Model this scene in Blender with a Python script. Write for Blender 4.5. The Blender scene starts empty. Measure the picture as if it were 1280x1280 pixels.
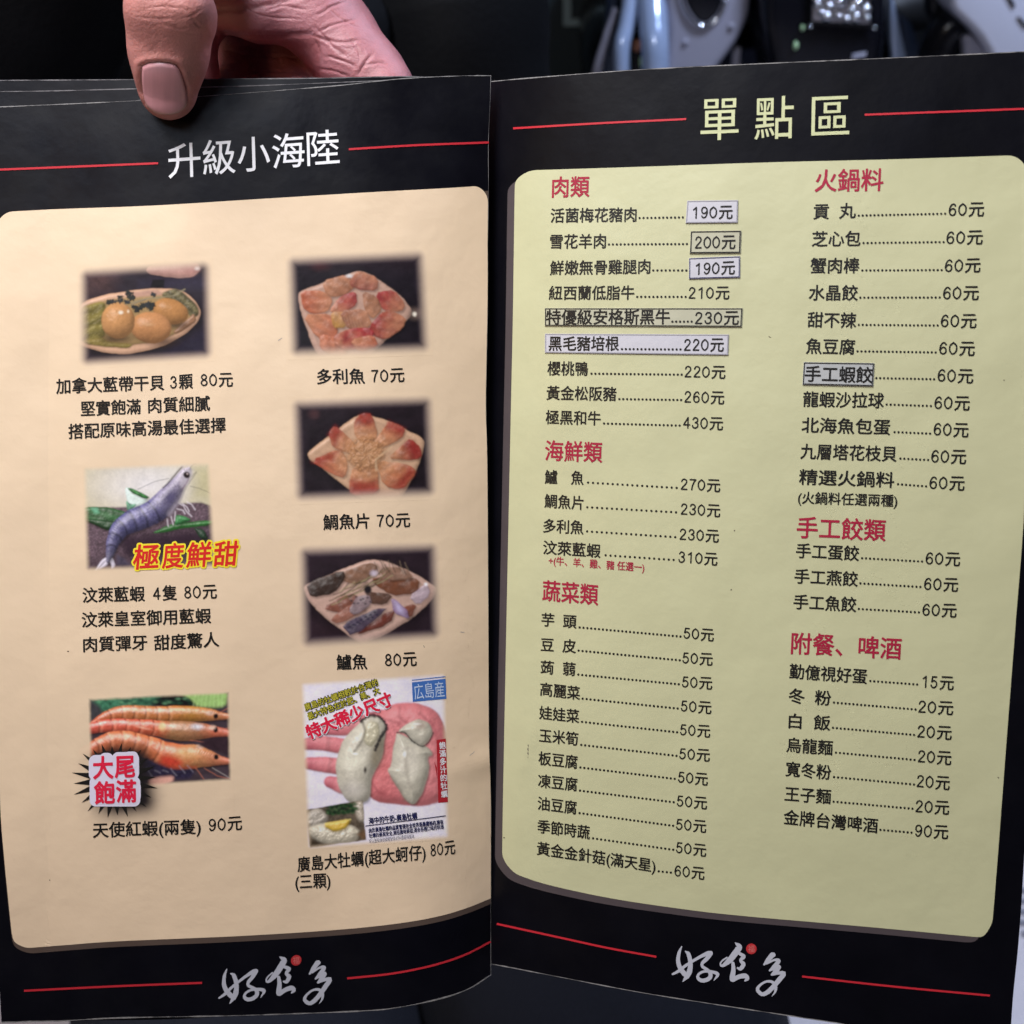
import bpy, bmesh, math, random
import numpy as np
from mathutils import Vector, Matrix, Euler
random.seed(7); RNG = np.random.default_rng(7)
sc = bpy.context.scene
COL = sc.collection

# ------------------------------------------------------------------ camera
CAM = Vector((0, 0, 1.2)); PITCH = math.radians(33); F = 1437.0     # focal length in photo pixels (1280 wide)
cam = bpy.data.cameras.new('camera'); cam_o = bpy.data.objects.new('camera', cam); COL.objects.link(cam_o)
cam_o.location = CAM; cam_o.rotation_euler = (math.pi / 2 - PITCH, 0, 0)
cam.sensor_width = 3.7; cam.lens = 3.7 * F / 1280; cam.clip_start = 0.01; cam.clip_end = 200
cam.dof.use_dof = True; cam.dof.focus_distance = 0.311; cam.dof.aperture_fstop = 2.0
sc.camera = cam_o
FWD = np.array([0, math.cos(PITCH), -math.sin(PITCH)]); UP = np.array([0, math.sin(PITCH), math.cos(PITCH)]); RT = np.array([1.0, 0, 0])
C0 = np.array(CAM)

# ------------------------------------------------------------------ world, lamps, exposure
w = bpy.data.worlds.new('World'); sc.world = w; w.use_nodes = True
w.node_tree.nodes['Background'].inputs[0].default_value = (0.62, 0.70, 1.0, 1)
w.node_tree.nodes['Background'].inputs[1].default_value = 0.018

def lamp(name, loc, target, size, power, color):
    l = bpy.data.lights.new(name, 'AREA'); l.shape = 'RECTANGLE'; l.size, l.size_y = size; l.energy = power; l.color = color
    o = bpy.data.objects.new(name, l); COL.objects.link(o); o.location = loc
    o.rotation_euler = (Vector(target) - Vector(loc)).to_track_quat('-Z', 'Y').to_euler(); return o

def camxyz(x, y, z):            # metres right, up and towards the viewer, measured from the lens
    return C0 + RT * x + UP * y - FWD * z
lamp('awning_lamp', camxyz(-0.24, 0.52, 0.10), camxyz(-0.05, 0, -0.31), (0.40, 0.26), 8.2, (0.98, 0.98, 1.0))
lamp('shop_front_lamp', camxyz(-0.85, 0.72, 2.1), camxyz(0, 0, -0.31), (1.5, 0.6), 7.5, (0.72, 0.80, 1.0))
lamp('warm_fill_light', camxyz(-0.80, -0.02, 0.45), camxyz(-0.05, -0.14, -0.31), (0.5, 0.5), 1.6, (1.0, 0.66, 0.34))  # unseen warm fill, added to warm the lower part of the pages
lamp('street_lamp_light', (1.15, 1.25, 2.7), (0.6, 2.3, 0.7), (0.45, 0.45), 54, (0.62, 0.74, 1.0))
sc.view_settings.view_transform = 'Standard'; sc.view_settings.look = 'None'
sc.view_settings.exposure = 0; sc.view_settings.gamma = 1
sc.cycles.use_denoising = True

# ------------------------------------------------------------------ helpers
def W(px, py, D):               # photo pixel + distance along the optical axis -> world
    px, py, D = np.broadcast_arrays(np.asarray(px, float), np.asarray(py, float), np.asarray(D, float))
    a = (px - 640) / F; b = -(py - 640) / F
    return C0 + D[..., None] * (FWD + a[..., None] * RT + b[..., None] * UP)

def atY(px, py, Y):             # the point seen at a pixel on the upright plane y = Y
    b = -(py - 640) / F
    return tuple(W(px, py, Y / (FWD[1] + b * UP[1])))

def atZ(px, py, Z):
    b = -(py - 640) / F
    return tuple(W(px, py, (Z - C0[2]) / (FWD[2] + b * UP[2])))

def lin(c):
    c = np.asarray(c, float) / 255
    return np.where(c <= 0.04045, c / 12.92, ((c + 0.055) / 1.055) ** 2.4)

def link(o, parent=None, label=None, cat=None, group=None, kind=None):
    COL.objects.link(o)
    if parent: o.parent = parent
    if label: o['label'] = label
    if cat: o['category'] = cat
    if group: o['group'] = group
    if kind: o['kind'] = kind
    return o

def empty(name, loc, label, cat, group=None):
    o = bpy.data.objects.new(name, None); o.location = loc
    link(o, None, label, cat, group)
    bpy.context.view_layer.update()
    return o

def mesh_obj(name, verts, faces, mats, parent=None, mi=None, smooth=False, **kw):
    me = bpy.data.meshes.new(name)
    me.from_pydata([tuple(v) for v in verts], [], [tuple(f) for f in faces])
    for m in (mats if isinstance(mats, (list, tuple)) else [mats]): me.materials.append(m)
    if mi is not None: me.polygons.foreach_set('material_index', np.asarray(mi, dtype=np.int32))
    if smooth: me.polygons.foreach_set('use_smooth', np.ones(len(me.polygons), dtype=bool))
    me.update()
    o = bpy.data.objects.new(name, me); link(o, parent, **kw)
    if parent and parent.parent is None: o.matrix_parent_inverse = Matrix.Translation(parent.location).inverted()
    return o

# ---- materials
def mat(name, color, rough=0.5, metal=0.0, spec=0.5, noise=0.0, nscale=40, bump=0.0, bscale=60, coat=0.0, sss=0.0, ramp2=None, rvar=0.0):
    m = bpy.data.materials.new(name); m.use_nodes = True; nt = m.node_tree; b = nt.nodes['Principled BSDF']
    b.inputs['Base Color'].default_value = (*color, 1); b.inputs['Roughness'].default_value = rough
    b.inputs['Metallic'].default_value = metal; b.inputs['Specular IOR Level'].default_value = spec
    b.inputs['Coat Weight'].default_value = coat; b.inputs['Coat Roughness'].default_value = 0.05
    if sss:
        b.inputs['Subsurface Weight'].default_value = sss; b.inputs['Subsurface Radius'].default_value = (1, .35, .2); b.inputs['Subsurface Scale'].default_value = 0.003
    tc = nt.nodes.new('ShaderNodeTexCoord')
    if noise:
        n = nt.nodes.new('ShaderNodeTexNoise'); n.inputs['Scale'].default_value = nscale; n.inputs['Detail'].default_value = 6
        nt.links.new(tc.outputs['Object'], n.inputs['Vector'])
        r = nt.nodes.new('ShaderNodeMix'); r.data_type = 'RGBA'
        c2 = ramp2 if ramp2 is not None else [c * (1 - noise) for c in color]
        r.inputs[6].default_value = (*c2, 1); r.inputs[7].default_value = (*[min(1, c * (1 + noise * 0.6)) for c in color], 1)
        nt.links.new(n.outputs['Fac'], r.inputs[0]); nt.links.new(r.outputs[2], b.inputs['Base Color'])
    if rvar:
        n3 = nt.nodes.new('ShaderNodeTexNoise'); n3.inputs['Scale'].default_value = 55; n3.inputs['Detail'].default_value = 7; n3.inputs['Roughness'].default_value = .65; nt.links.new(tc.outputs['Object'], n3.inputs['Vector'])
        mr = nt.nodes.new('ShaderNodeMapRange'); mr.inputs[1].default_value = .3; mr.inputs[2].default_value = .7; mr.inputs[3].default_value = rough - rvar; mr.inputs[4].default_value = rough + rvar; nt.links.new(n3.outputs['Fac'], mr.inputs[0]); nt.links.new(mr.outputs[0], b.inputs['Roughness'])
    if bump:
        n2 = nt.nodes.new('ShaderNodeTexNoise'); n2.inputs['Scale'].default_value = bscale; n2.inputs['Detail'].default_value = 5
        nt.links.new(tc.outputs['Object'], n2.inputs['Vector'])
        bp = nt.nodes.new('ShaderNodeBump'); bp.inputs['Strength'].default_value = bump; bp.inputs['Distance'].default_value = 0.01
        nt.links.new(n2.outputs['Fac'], bp.inputs['Height']); nt.links.new(bp.outputs['Normal'], b.inputs['Normal'])
    return m

CREAM = np.array([0.800, 0.618, 0.432]); GREEN = np.array([0.535, 0.526, 0.320])
PAPER_R = 0.42
def paper(name, color, rough=PAPER_R, spec=0.5, noise=0.07):
    return mat(name, tuple(color), rough, spec=spec, rvar=.07, noise=noise, nscale=38, bump=0.07, bscale=45)
M_BLACK = mat('black_print', (0.0030, 0.0029, 0.0056), 0.36, spec=0.21, rvar=.09, noise=0.5, nscale=70, bump=0.05, bscale=45)
M_BLACKR = mat('black_print_matt', (0.0030, 0.0029, 0.0052), 0.40, spec=0.11, rvar=.08, noise=0.5, nscale=70, bump=0.05, bscale=45)
M_CREAM = paper('cream_print', CREAM); M_GREEN = paper('green_print', GREEN)
M_BAND_L = paper('brown_band_print', (0.090, 0.062, 0.050)); M_BAND_R = paper('grey_band_print', (0.070, 0.055, 0.060))
M_EDGE = mat('worn_paper_edge', (0.26, 0.25, 0.25), 0.8, noise=0.75, nscale=900)
M_DIMEDGE = mat('dim_paper_edge', (0.17, 0.16, 0.17), 0.8, noise=0.75, nscale=900)
M_INK = mat('black_ink', (0.012, 0.011, 0.010), 0.45, spec=0.3)
M_REDINK = mat('crimson_ink', (0.36, 0.016, 0.046), 0.45, spec=0.3)
M_RULE = mat('red_rule_ink', (0.52, 0.022, 0.035), 0.45, spec=0.3)
M_WHITE = mat('white_ink', (0.80, 0.80, 0.84), 0.45, spec=0.3)
M_PALE = mat('pale_green_ink', (0.55, 0.57, 0.33), 0.45, spec=0.3)
M_SILVERINK = mat('silver_ink', (0.47, 0.48, 0.55), 0.45, spec=0.3)
M_BRIGHTRED = mat('bright_red_ink', (0.66, 0.022, 0.020), 0.45, spec=0.3)
M_PINKRED = mat('pink_red_ink', (0.74, 0.018, 0.060), 0.45, spec=0.3)
M_SEAL = mat('seal_red_ink', (0.46, 0.030, 0.035), 0.45, spec=0.3); M_SEALMARK = mat('seal_mark_ink', (0.62, 0.16, 0.15), 0.45, spec=0.3)
M_YELLOW = mat('yellow_ink', (0.86, 0.70, 0.04), 0.45, spec=0.3)
M_LIME = mat('lime_ink', (0.62, 0.56, 0.06), 0.45, spec=0.3)
M_LAV = mat('lavender_ink', (0.72, 0.68, 0.82), 0.45, spec=0.3)
M_BLUE = mat('blue_ink', (0.055, 0.16, 0.48), 0.45, spec=0.3)
M_SKYINK = mat('pale_blue_ink', (0.55, 0.65, 0.82), 0.45, spec=0.3)
M_NAVY = mat('navy_ink', (0.020, 0.022, 0.085), 0.45, spec=0.3)
M_GREYINK = mat('grey_ink', (0.30, 0.29, 0.33), 0.45, spec=0.3)
M_DKRED = mat('dark_red_ink', (0.42, 0.020, 0.030), 0.45, spec=0.3)
M_LAVPAPER = paper('lavender_sticker', (0.54, 0.53, 0.58)); M_GREYPAPER = paper('grey_sticker', (0.47, 0.46, 0.34)); M_BLUEGREY = paper('blue_grey_sticker', (0.42, 0.43, 0.43))

# ---- value noise for the prints and the gentle waves of the paper
_lat = RNG.random((64, 64))
def vnoise(x, y):
    x = np.asarray(x, float); y = np.asarray(y, float)
    xi = np.floor(x).astype(int); yi = np.floor(y).astype(int); fx = x - xi; fy = y - yi
    fx = fx * fx * (3 - 2 * fx); fy = fy * fy * (3 - 2 * fy)
    g = lambda a, b: _lat[a % 64, b % 64]
    return (g(xi, yi) * (1 - fx) + g(xi + 1, yi) * fx) * (1 - fy) + (g(xi, yi + 1) * (1 - fx) + g(xi + 1, yi + 1) * fx) * fy
def fbm(x, y): return (vnoise(x, y) + 0.5 * vnoise(x * 2.1 + 7, y * 2.1 + 3) + 0.25 * vnoise(x * 4.3 + 1, y * 4.3 + 9)) / 1.75

# ------------------------------------------------------------------ the two open pages as curved sheets in space
def D_left(x, y):
    x = np.asarray(x, float); y = np.asarray(y, float)
    k = 3.145 * (1 + 0.020 * (620 - x) / 620 - 0.058 * (y - 640) / 1000)
    k = k + 0.030 * np.sin(np.clip((x - 60) / 560, 0, 1) * math.pi)                 # the sheet bellies out
    k = k - 0.075 * np.clip((x - 430) / 185, 0, 1.2) ** 2 * (0.45 + 0.55 * np.clip(y / 1280, 0, 1))   # and dives into the gutter
    bw = np.clip((x - 380) / 210, 0, 1); k = k - 0.098 * np.clip((y - 560) / 680, 0, 1.2) ** 2 * (1 - .85 * bw * bw * (3 - 2 * bw)) + 0.010 * (fbm(x / 170 + 3, y / 210 + 1) - 0.5)
    k = k + 0.005 * np.exp(-((y - 950 - 0.25 * (612 - x)) / 16) ** 2) * np.clip((x - 540) / 70, 0, 1)   # a dented fold on the inner edge
    return 1 / k
def D_right(x, y):
    x = np.asarray(x, float); y = np.asarray(y, float)
    k = 3.145 * (1 + 0.118 * (x - 620) / 660 - 0.058 * (y - 640) / 1000)
    k = k - 0.11 * np.exp(-np.clip(x - 600, 0, None) / 45) + 0.030 * np.sin(np.clip((x - 640) / 640, 0, 1) * math.pi)
    k = k + 0.010 * (fbm(x / 180 + 13, y / 200 + 5) - 0.5)
    k = k + 0.0022 * np.exp(-(((x - 662) - 0.25 * (930 - y)) / 7) ** 2 - ((y - 930) / 38) ** 2)
    return 1 / k

def spline(pts, n):
    p = np.array(pts, float)
    if len(p) == 2: return p[0] + (p[1] - p[0]) * np.linspace(0, 1, n)[:, None]
    q = np.vstack([2 * p[0] - p[1], p, 2 * p[-1] - p[-2]])
    seg = np.hypot(*np.diff(p, axis=0).T); cum = np.concatenate([[0], np.cumsum(seg)]); t = np.linspace(0, cum[-1], n)
    i = np.clip(np.searchsorted(cum, t, side='right') - 1, 0, len(p) - 2); u = ((t - cum[i]) / seg[i])[:, None]
    a, b, c, d = q[i], q[i + 1], q[i + 2], q[i + 3]
    return 0.5 * (2 * b + (c - a) * u + (2 * a - 5 * b + 4 * c - d) * u * u + (3 * b - a - 3 * c + d) * u ** 3)

class Coons:
    def __init__(s, top, right, bottom, left, n=200):     # each list runs left->right or top->bottom
        s.T, s.R, s.B, s.L = (spline(c, n) for c in (top, right, bottom, left)); s.n = n
    def at(s, u, v):
        f = lambda C, t: np.stack([np.interp(t, np.linspace(0, 1, s.n), C[:, k]) for k in (0, 1)], -1)
        u = np.asarray(u, float); v = np.asarray(v, float); U = u[..., None]; V = v[..., None]
        return (1 - V) * f(s.T, u) + V * f(s.B, u) + (1 - U) * f(s.L, v) + U * f(s.R, v) - ((1 - U) * (1 - V) * s.T[0] + U * (1 - V) * s.T[-1] + (1 - U) * V * s.B[0] + U * V * s.B[-1])

def sheet(name, coons, Dfun, thick, parent, mats, nu=110, nv=180, extra=0.0, **kw):
    u, v = np.meshgrid(np.linspace(0, 1, nu), np.linspace(0, 1, nv)); p = coons.at(u, v).reshape(-1, 2)
    D = Dfun(p[:, 0], p[:, 1]) + extra
    front = W(p[:, 0], p[:, 1], D); back = W(p[:, 0], p[:, 1], D) + thick * FWD
    n = nu * nv; F_ = []; mi = []
    idx = np.arange(n).reshape(nv, nu)
    q = np.stack([idx[:-1, :-1], idx[1:, :-1], idx[1:, 1:], idx[:-1, 1:]], -1).reshape(-1, 4)
    F_ += q.tolist(); mi += [0] * len(q); F_ += (q[:, ::-1] + n).tolist(); mi += [0] * len(q)
    rim = list(idx[0, :]) + list(idx[1:, -1]) + list(idx[-1, -2::-1]) + list(idx[-2:0, 0])
    V = np.vstack([front, back]); m_ = len(rim); V = np.vstack([V, V[rim], V[[i + n for i in rim]]])
    for i in range(m_): F_.append((2 * n + i, 2 * n + (i + 1) % m_, 2 * n + m_ + (i + 1) % m_, 2 * n + m_ + i)); mi.append(1)
    o = mesh_obj(name, V, F_, mats, parent, mi, **kw)
    sm = np.array(mi) == 0; o.data.polygons.foreach_set('use_smooth', sm)
    return o

class Print:
    """flat print on a page: pixel outlines laid on the page's own curved surface"""
    def __init__(s, D): s.D = D; s.v = []; s.o = []; s.f = []; s.mi = []; s.mats = []
    def m(s, m):
        if m not in s.mats: s.mats.append(m)
        return s.mats.index(m)
    def add(s, pts, faces, m, off):
        b = len(s.v); s.v += [tuple(p) for p in pts]; s.o += [off] * len(pts); k = s.m(m)
        for f in faces: s.f.append([i + b for i in f]); s.mi.append(k)
    def fan(s, pts, m, off): s.add(pts, [list(range(len(pts)))], m, off)
    def build(s, name, parent, **kw):
        p = np.array(s.v); P = W(p[:, 0], p[:, 1], s.D(p[:, 0], p[:, 1]) - np.array(s.o))
        return mesh_obj(name, P, s.f, s.mats, parent, s.mi, **kw)
    # ---- lettering
    _cache = {}
    def glyphs(s, text, bold, shear):
        """filled outlines, swollen by ribbons along every edge and discs at the corners, so strokes come out bold and round-ended"""
        key = (text, bold, shear)
        if key not in s._cache:
            c = bpy.data.curves.new('t', 'FONT'); c.body = text; c.size = 1; c.shear = shear; c.resolution_u = 3
            o = bpy.data.objects.new('t', c); COL.objects.link(o); dg = bpy.context.evaluated_depsgraph_get()
            me = o.evaluated_get(dg).to_mesh()
            v = np.array([vv.co[:2] for vv in me.vertices]); f = [list(p.vertices) for p in me.polygons]
            o.evaluated_get(dg).to_mesh_clear(); bpy.data.objects.remove(o); bpy.data.curves.remove(c)
            _, inv = np.unique(np.round(v, 5), axis=0, return_inverse=True); inv = inv.ravel(); rep = {}
            for i, k in enumerate(inv): rep.setdefault(int(k), i)
            cnt = {}
            for p in f:
                for i, j in zip(p, p[1:] + p[:1]):
                    e = (rep[int(inv[i])], rep[int(inv[j])]); k = (min(e), max(e)); cnt[k] = cnt.get(k, 0) + 1
            V = [tuple(x) for x in v]; Fc = list(f); Z = [0.0] * len(V); nb = {}
            if bold > 0:
                q = 0
                for (i, j), k in cnt.items():
                    if k != 1: continue
                    d = v[j] - v[i]; L = math.hypot(*d)
                    if L < 1e-6: continue
                    nb.setdefault(i, []).append(d / L); nb.setdefault(j, []).append(-d / L)
                    n = np.array([d[1], -d[0]]) / L * bold; b = len(V); q += 1
                    V += [tuple(v[i] + n), tuple(v[j] + n), tuple(v[j] - n), tuple(v[i] - n)]; Fc.append([b + 3, b + 2, b + 1, b]); Z += [2e-6 + (q * 7 % 23) * 0.7e-6] * 4
                for i, ds in nb.items():
                    if len(ds) != 2 or np.dot(ds[0], ds[1]) > -0.9:
                        b = len(V); V += [(v[i][0] + bold * math.cos(t), v[i][1] + bold * math.sin(t)) for t in np.arange(10) * math.pi / 5]; Fc.append(list(range(b, b + 10))); Z += [20e-6 + (i % 9) * 0.8e-6] * 10
            s._cache[key] = (np.array(V), Fc, np.array(Z), v[:, 0].min() - bold, v[:, 0].max() + bold)
        return s._cache[key]
    DIG = {'0': [[(.25, .70), (.06, .52), (.06, .20), (.25, .02), (.44, .20), (.44, .52), (.25, .70)]], '1': [[(.12, .56), (.24, .64), (.30, .70)], [(.30, .70), (.30, .02)]], '2': [[(.08, .54), (.14, .67), (.27, .70), (.40, .62), (.41, .48), (.30, .32), (.16, .17), (.07, .03)], [(.07, .03), (.44, .03)]],
           '3': [[(.09, .58), (.17, .69), (.30, .69), (.40, .60), (.38, .46), (.24, .38)], [(.24, .38), (.38, .33), (.43, .20), (.36, .07), (.22, .02), (.10, .08), (.06, .18)]], '4': [[(.34, .02), (.34, .70)], [(.34, .70), (.05, .22)], [(.05, .22), (.46, .22)]],
           '5': [[(.40, .69), (.14, .69)], [(.14, .69), (.09, .38)], [(.09, .38), (.22, .45), (.36, .40), (.43, .25), (.37, .09), (.23, .02), (.11, .07), (.06, .17)]], '6': [[(.41, .58), (.33, .69), (.20, .67), (.09, .50), (.06, .25), (.14, .07), (.27, .02), (.40, .09), (.43, .24), (.37, .38), (.24, .42), (.12, .34), (.07, .22)]],
           '7': [[(.06, .69), (.44, .69)], [(.44, .69), (.30, .45), (.22, .22), (.19, .02)]], '8': [[(.25, .70), (.11, .62), (.11, .47), (.25, .38), (.41, .28), (.43, .13), (.25, .02), (.07, .13), (.09, .28), (.25, .38), (.39, .47), (.39, .62), (.25, .70)]], '9': [[(.09, .14), (.17, .03), (.30, .05), (.41, .22), (.44, .47), (.36, .65), (.23, .70), (.10, .63), (.07, .48), (.13, .34), (.26, .30), (.38, .38), (.43, .50)]]}
    def run(s, text, bold, shear):
        """letters from the font, figures as round-ended single strokes"""
        key = ('run', text, bold, shear)
        if key in s._cache: return s._cache[key]
        if not any(c.isdigit() for c in text): s._cache[key] = s.glyphs(text, bold, shear); return s._cache[key]
        V = []; Fc = []; Z = []; cur = 0.0; i = 0; hw = .034 + bold * .9; q = 0
        while i < len(text):
            if text[i].isdigit():
                for st in s.DIG[text[i]]:
                    c = spline([(x + cur, y + .01) for x, y in st], 22 if len(st) > 2 else 3); d = np.gradient(c, axis=0); d /= np.hypot(d[:, 0], d[:, 1])[:, None]; nn = np.stack([d[:, 1], -d[:, 0]], -1) * hw; n = len(c); b = len(V); q += 1
                    V += [tuple(x) for x in np.vstack([c + nn, c - nn])]; Z += [3e-6 * q] * (2 * n); Fc += [[b + k + n, b + k + n + 1, b + k + 1, b + k] for k in range(n - 1)]
                    for e in (0, -1):
                        b = len(V); V += [(c[e][0] + hw * math.cos(t), c[e][1] + hw * math.sin(t)) for t in np.arange(10) * math.pi / 5]; Fc.append(list(range(b, b + 10))); Z += [3e-6 * q + 1.5e-6 + (e == 0) * .7e-6] * 10
                cur += .60; i += 1
            else:
                j = i
                while j < len(text) and not text[j].isdigit(): j += 1
                v, f, z, a_, b_ = s.glyphs(text[i:j], bold, shear); b = len(V); V += [(x + cur, y) for x, y in v]; Z += list(z); Fc += [[k + b for k in p] for p in f]; cur += j - i; i = j
        V = np.array(V); s._cache[key] = (V, Fc, np.array(Z), V[:, 0].min(), V[:, 0].max()); return s._cache[key]
    def text(s, t, x0, y0, x1, y1, h, m, off=0.00016, bold=0.017, lean=None, perp=False, shear=0.0, sag=0.0):
        v, f, z, a, b = s.run(t, bold, shear); k = (v[:, 0] - a) / (b - a)
        px = x0 + (x1 - x0) * k; py = y0 + (y1 - y0) * k + sag * 4 * k * (1 - k)
        hy = (v[:, 1] - 0.38) * h
        if perp:
            L = math.hypot(x1 - x0, y1 - y0); px = px + hy * (y1 - y0) / L; py = py - hy * (x1 - x0) / L
        else:
            if lean is None: lean = LEAN(s.D, (x0 + x1) / 2)
            px = px - lean * hy; py = py - hy
        s.add(np.stack([px, py], -1), f, m, off)
        s.o[-len(v):] = list(off + z)
    def dots(s, x0, y0, x1, y1, m, step=4.9, r=1.5, off=0.00016):
        n = max(2, round((x1 - x0) / step)); 
        for i in range(n):
            k = (i + 0.5) / n; cx, cy = x0 + (x1 - x0) * k, y0 + (y1 - y0) * k
            s.fan([(cx + r * math.cos(a), cy - r * math.sin(a)) for a in np.arange(8) * math.pi / 4], m, off)
    def quad(s, q, m, off, nx=14, ny=14):
        q = np.array(q, float); u, v = np.meshgrid(np.linspace(0, 1, nx), np.linspace(0, 1, ny)); u = u.ravel()[:, None]; v = v.ravel()[:, None]
        idx = np.arange(nx * ny).reshape(ny, nx); s.add((1 - v) * ((1 - u) * q[0] + u * q[1]) + v * ((1 - u) * q[3] + u * q[2]), np.stack([idx[:-1, :-1], idx[1:, :-1], idx[1:, 1:], idx[:-1, 1:]], -1).reshape(-1, 4).tolist(), m, off)
    def rule(s, pts, wd, m, off=0.00014, n=60):
        c = spline(pts, n); d = np.gradient(c, axis=0); d /= np.hypot(d[:, 0], d[:, 1])[:, None]; nn = np.stack([d[:, 1], -d[:, 0]], -1) * wd / 2
        s.add(np.vstack([c + nn, c - nn]), [[i, i + 1, n + i + 1, n + i] for i in range(n - 1)], m, off)
    def stroke(s, pts, tf, m, off, n=44, scale=1.0):
        a = np.array(pts, float); c = spline(a[:, :2], n); 
        sg = np.hypot(*np.diff(a[:, :2], axis=0).T); cum = np.concatenate([[0], np.cumsum(sg)]); r = np.interp(np.linspace(0, cum[-1], n), cum, a[:, 2])
        d = np.gradient(c, axis=0); d /= (np.hypot(d[:, 0], d[:, 1]) + 1e-9)[:, None]; nn = np.stack([d[:, 1], -d[:, 0]], -1) * r[:, None]
        P = tf(np.vstack([c + nn, c - nn])); s.add(P, [[i, i + 1, n + i + 1, n + i] for i in range(n - 1)], m, off)
        for e in (0, -1):
            ang = np.arange(12) * math.pi / 6; s.fan(tf(c[e] + r[e] * np.stack([np.cos(ang), -np.sin(ang)], -1)), m, off + 0.000003)
    def rounded(s, coons, ru, rv, m, off, nu=90, nv=170, shift=(0, 0), corners=(1, 1, 1, 1)):
        th = np.linspace(0, math.pi / 2, 9)
        vs = np.unique(np.concatenate([rv * (1 - np.cos(th)), np.linspace(rv, 1 - rv, nv), 1 - rv * (1 - np.cos(th))]))
        def inset(v, ct, cb):
            o = np.zeros_like(v)
            if ct: k = v < rv; o[k] = ru * (1 - np.sqrt(np.clip(1 - ((rv - v[k]) / rv) ** 2, 0, 1)))
            if cb: k = v > 1 - rv; o[k] = ru * (1 - np.sqrt(np.clip(1 - ((v[k] - 1 + rv) / rv) ** 2, 0, 1)))
            return o
        l = inset(vs, corners[0], corners[3]); r = 1 - inset(vs, corners[1], corners[2])
        t = np.linspace(0, 1, nu); U = l[:, None] + (r - l)[:, None] * t[None]; V = np.repeat(vs[:, None], nu, 1)
        p = coons.at(U, V).reshape(-1, 2) + np.array(shift); idx = np.arange(len(p)).reshape(len(vs), nu)
        q = np.stack([idx[:-1, :-1], idx[1:, :-1], idx[1:, 1:], idx[:-1, 1:]], -1).reshape(-1, 4)
        s.add(p, q.tolist(), m, off)
def LEAN(D, x): return (0.018 + 0.00006 * (x - 100)) if D is D_left else (-0.024 - 0.000065 * (x - 680))

# ------------------------------------------------------------------ the ground and the street behind
def quad_floor(name, x0, x1, y0, y1, z, m, **kw):
    return mesh_obj(name, [(x0, y0, z), (x1, y0, z), (x1, y1, z), (x0, y1, z)], [(0, 1, 2, 3)], m, **kw)
M_ASPHALT = mat('asphalt', (0.022, 0.028, 0.034), 0.75, noise=0.5, nscale=60, bump=0.4, bscale=200)
M_PAVE = mat('pale_paving', (0.88, 0.80, 0.82), 0.55, noise=0.14, nscale=25, bump=0.1, bscale=120)
quad_floor('road', -40, 40, -40, 80, 0, M_ASPHALT, kind='structure')
quad_floor('pavement', -4, 4, -2, 1.35, 0.004, M_PAVE, kind='structure')

# ------------------------------------------------------------------ the menu
base = W(613, 1230, 0.33)
menu = empty('menu_booklet', tuple(base), 'open black restaurant menu with cream and green pages held up by a hand', 'menu')
LT = [(-37, 134.5), (0, 133), (70, 130), (175, 125), (250, 120), (415, 107), (500, 98), (575, 94.3), (614, 94)]
LR = [(614, 94), (613, 129), (611, 178), (611, 243), (610, 300), (610, 375), (607.8, 500), (609, 550), (610, 620), (611, 800), (611.5, 920), (614, 1000), (614, 1112), (614, 1219)]
LB = [(2, 1278.5), (80, 1276.5), (150, 1273), (300, 1270), (450, 1264.5), (500, 1259.5), (550, 1249), (585, 1237), (614, 1219)]
LL = [(-37, 134.5), (-30, 500), (-20, 850), (-8, 1120), (-1, 1230), (2, 1278.5)]
RTp = [(600, 103), (622, 100.5), (680, 95.5), (800, 86.5), (940, 79.5), (1100, 72.5), (1280, 64), (1312, 62)]
RR = [(1312, 62), (1303, 500), (1292, 850), (1279, 1093), (1273, 1180), (1266, 1250), (1262, 1316)]
RB = [(596, 1203), (625, 1207.5), (700, 1222), (800, 1241), (900, 1257), (972, 1268), (1120, 1291), (1262, 1316)]
RL = [(600, 103), (598, 400), (597, 800), (596, 1203)]
cL = Coons(LT, LR, LB, LL); cR = Coons(RTp, RR, RB, RL)
pageL = sheet('page', cL, D_left, 0.00035, menu, [M_BLACK, M_EDGE], label='black bordered cream page with seven dish photos')
pageR = sheet('page', cR, D_right, 0.0005, menu, [M_BLACKR, M_EDGE], label='black bordered pale green price list page')
TOPS = []
# sheets lying behind the front sheet of the left side
for k, (top, ex) in enumerate([([(-34, 114), (60, 113), (160, 110.5), (300, 107), (430, 102), (520, 98.5), (600, 97)], 0.0007),
                                                              ([(-42, 100), (100, 99.3), (260, 98.2), (400, 97), (510, 95), (598, 98)], 0.0018)]):
    cB = Coons(top, [top[-1], (603, 600), (604, 1212)], [(6, 1275), (300, 1267), (500, 1256), (604, 1212)], [top[0], (-26, 600), (6, 1275)])
    up = sheet('under_page', cB, D_left, 0.0003, menu, [M_BLACK, M_EDGE], nu=60, nv=80, extra=ex)
    TOPS.append((up, top, ex))
sheet('back_cover', Coons([(-45, 99.6), (300, 98.4), (598, 99.5)], [(598, 99.5), (603, 600), (600, 1208)], [(4, 1276), (300, 1268), (600, 1208)], [(-45, 99.6), (-28, 600), (4, 1276)]), D_left, 0.0009, menu,
      [M_BLACK, M_EDGE], nu=60, nv=80, extra=0.0026)

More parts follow.
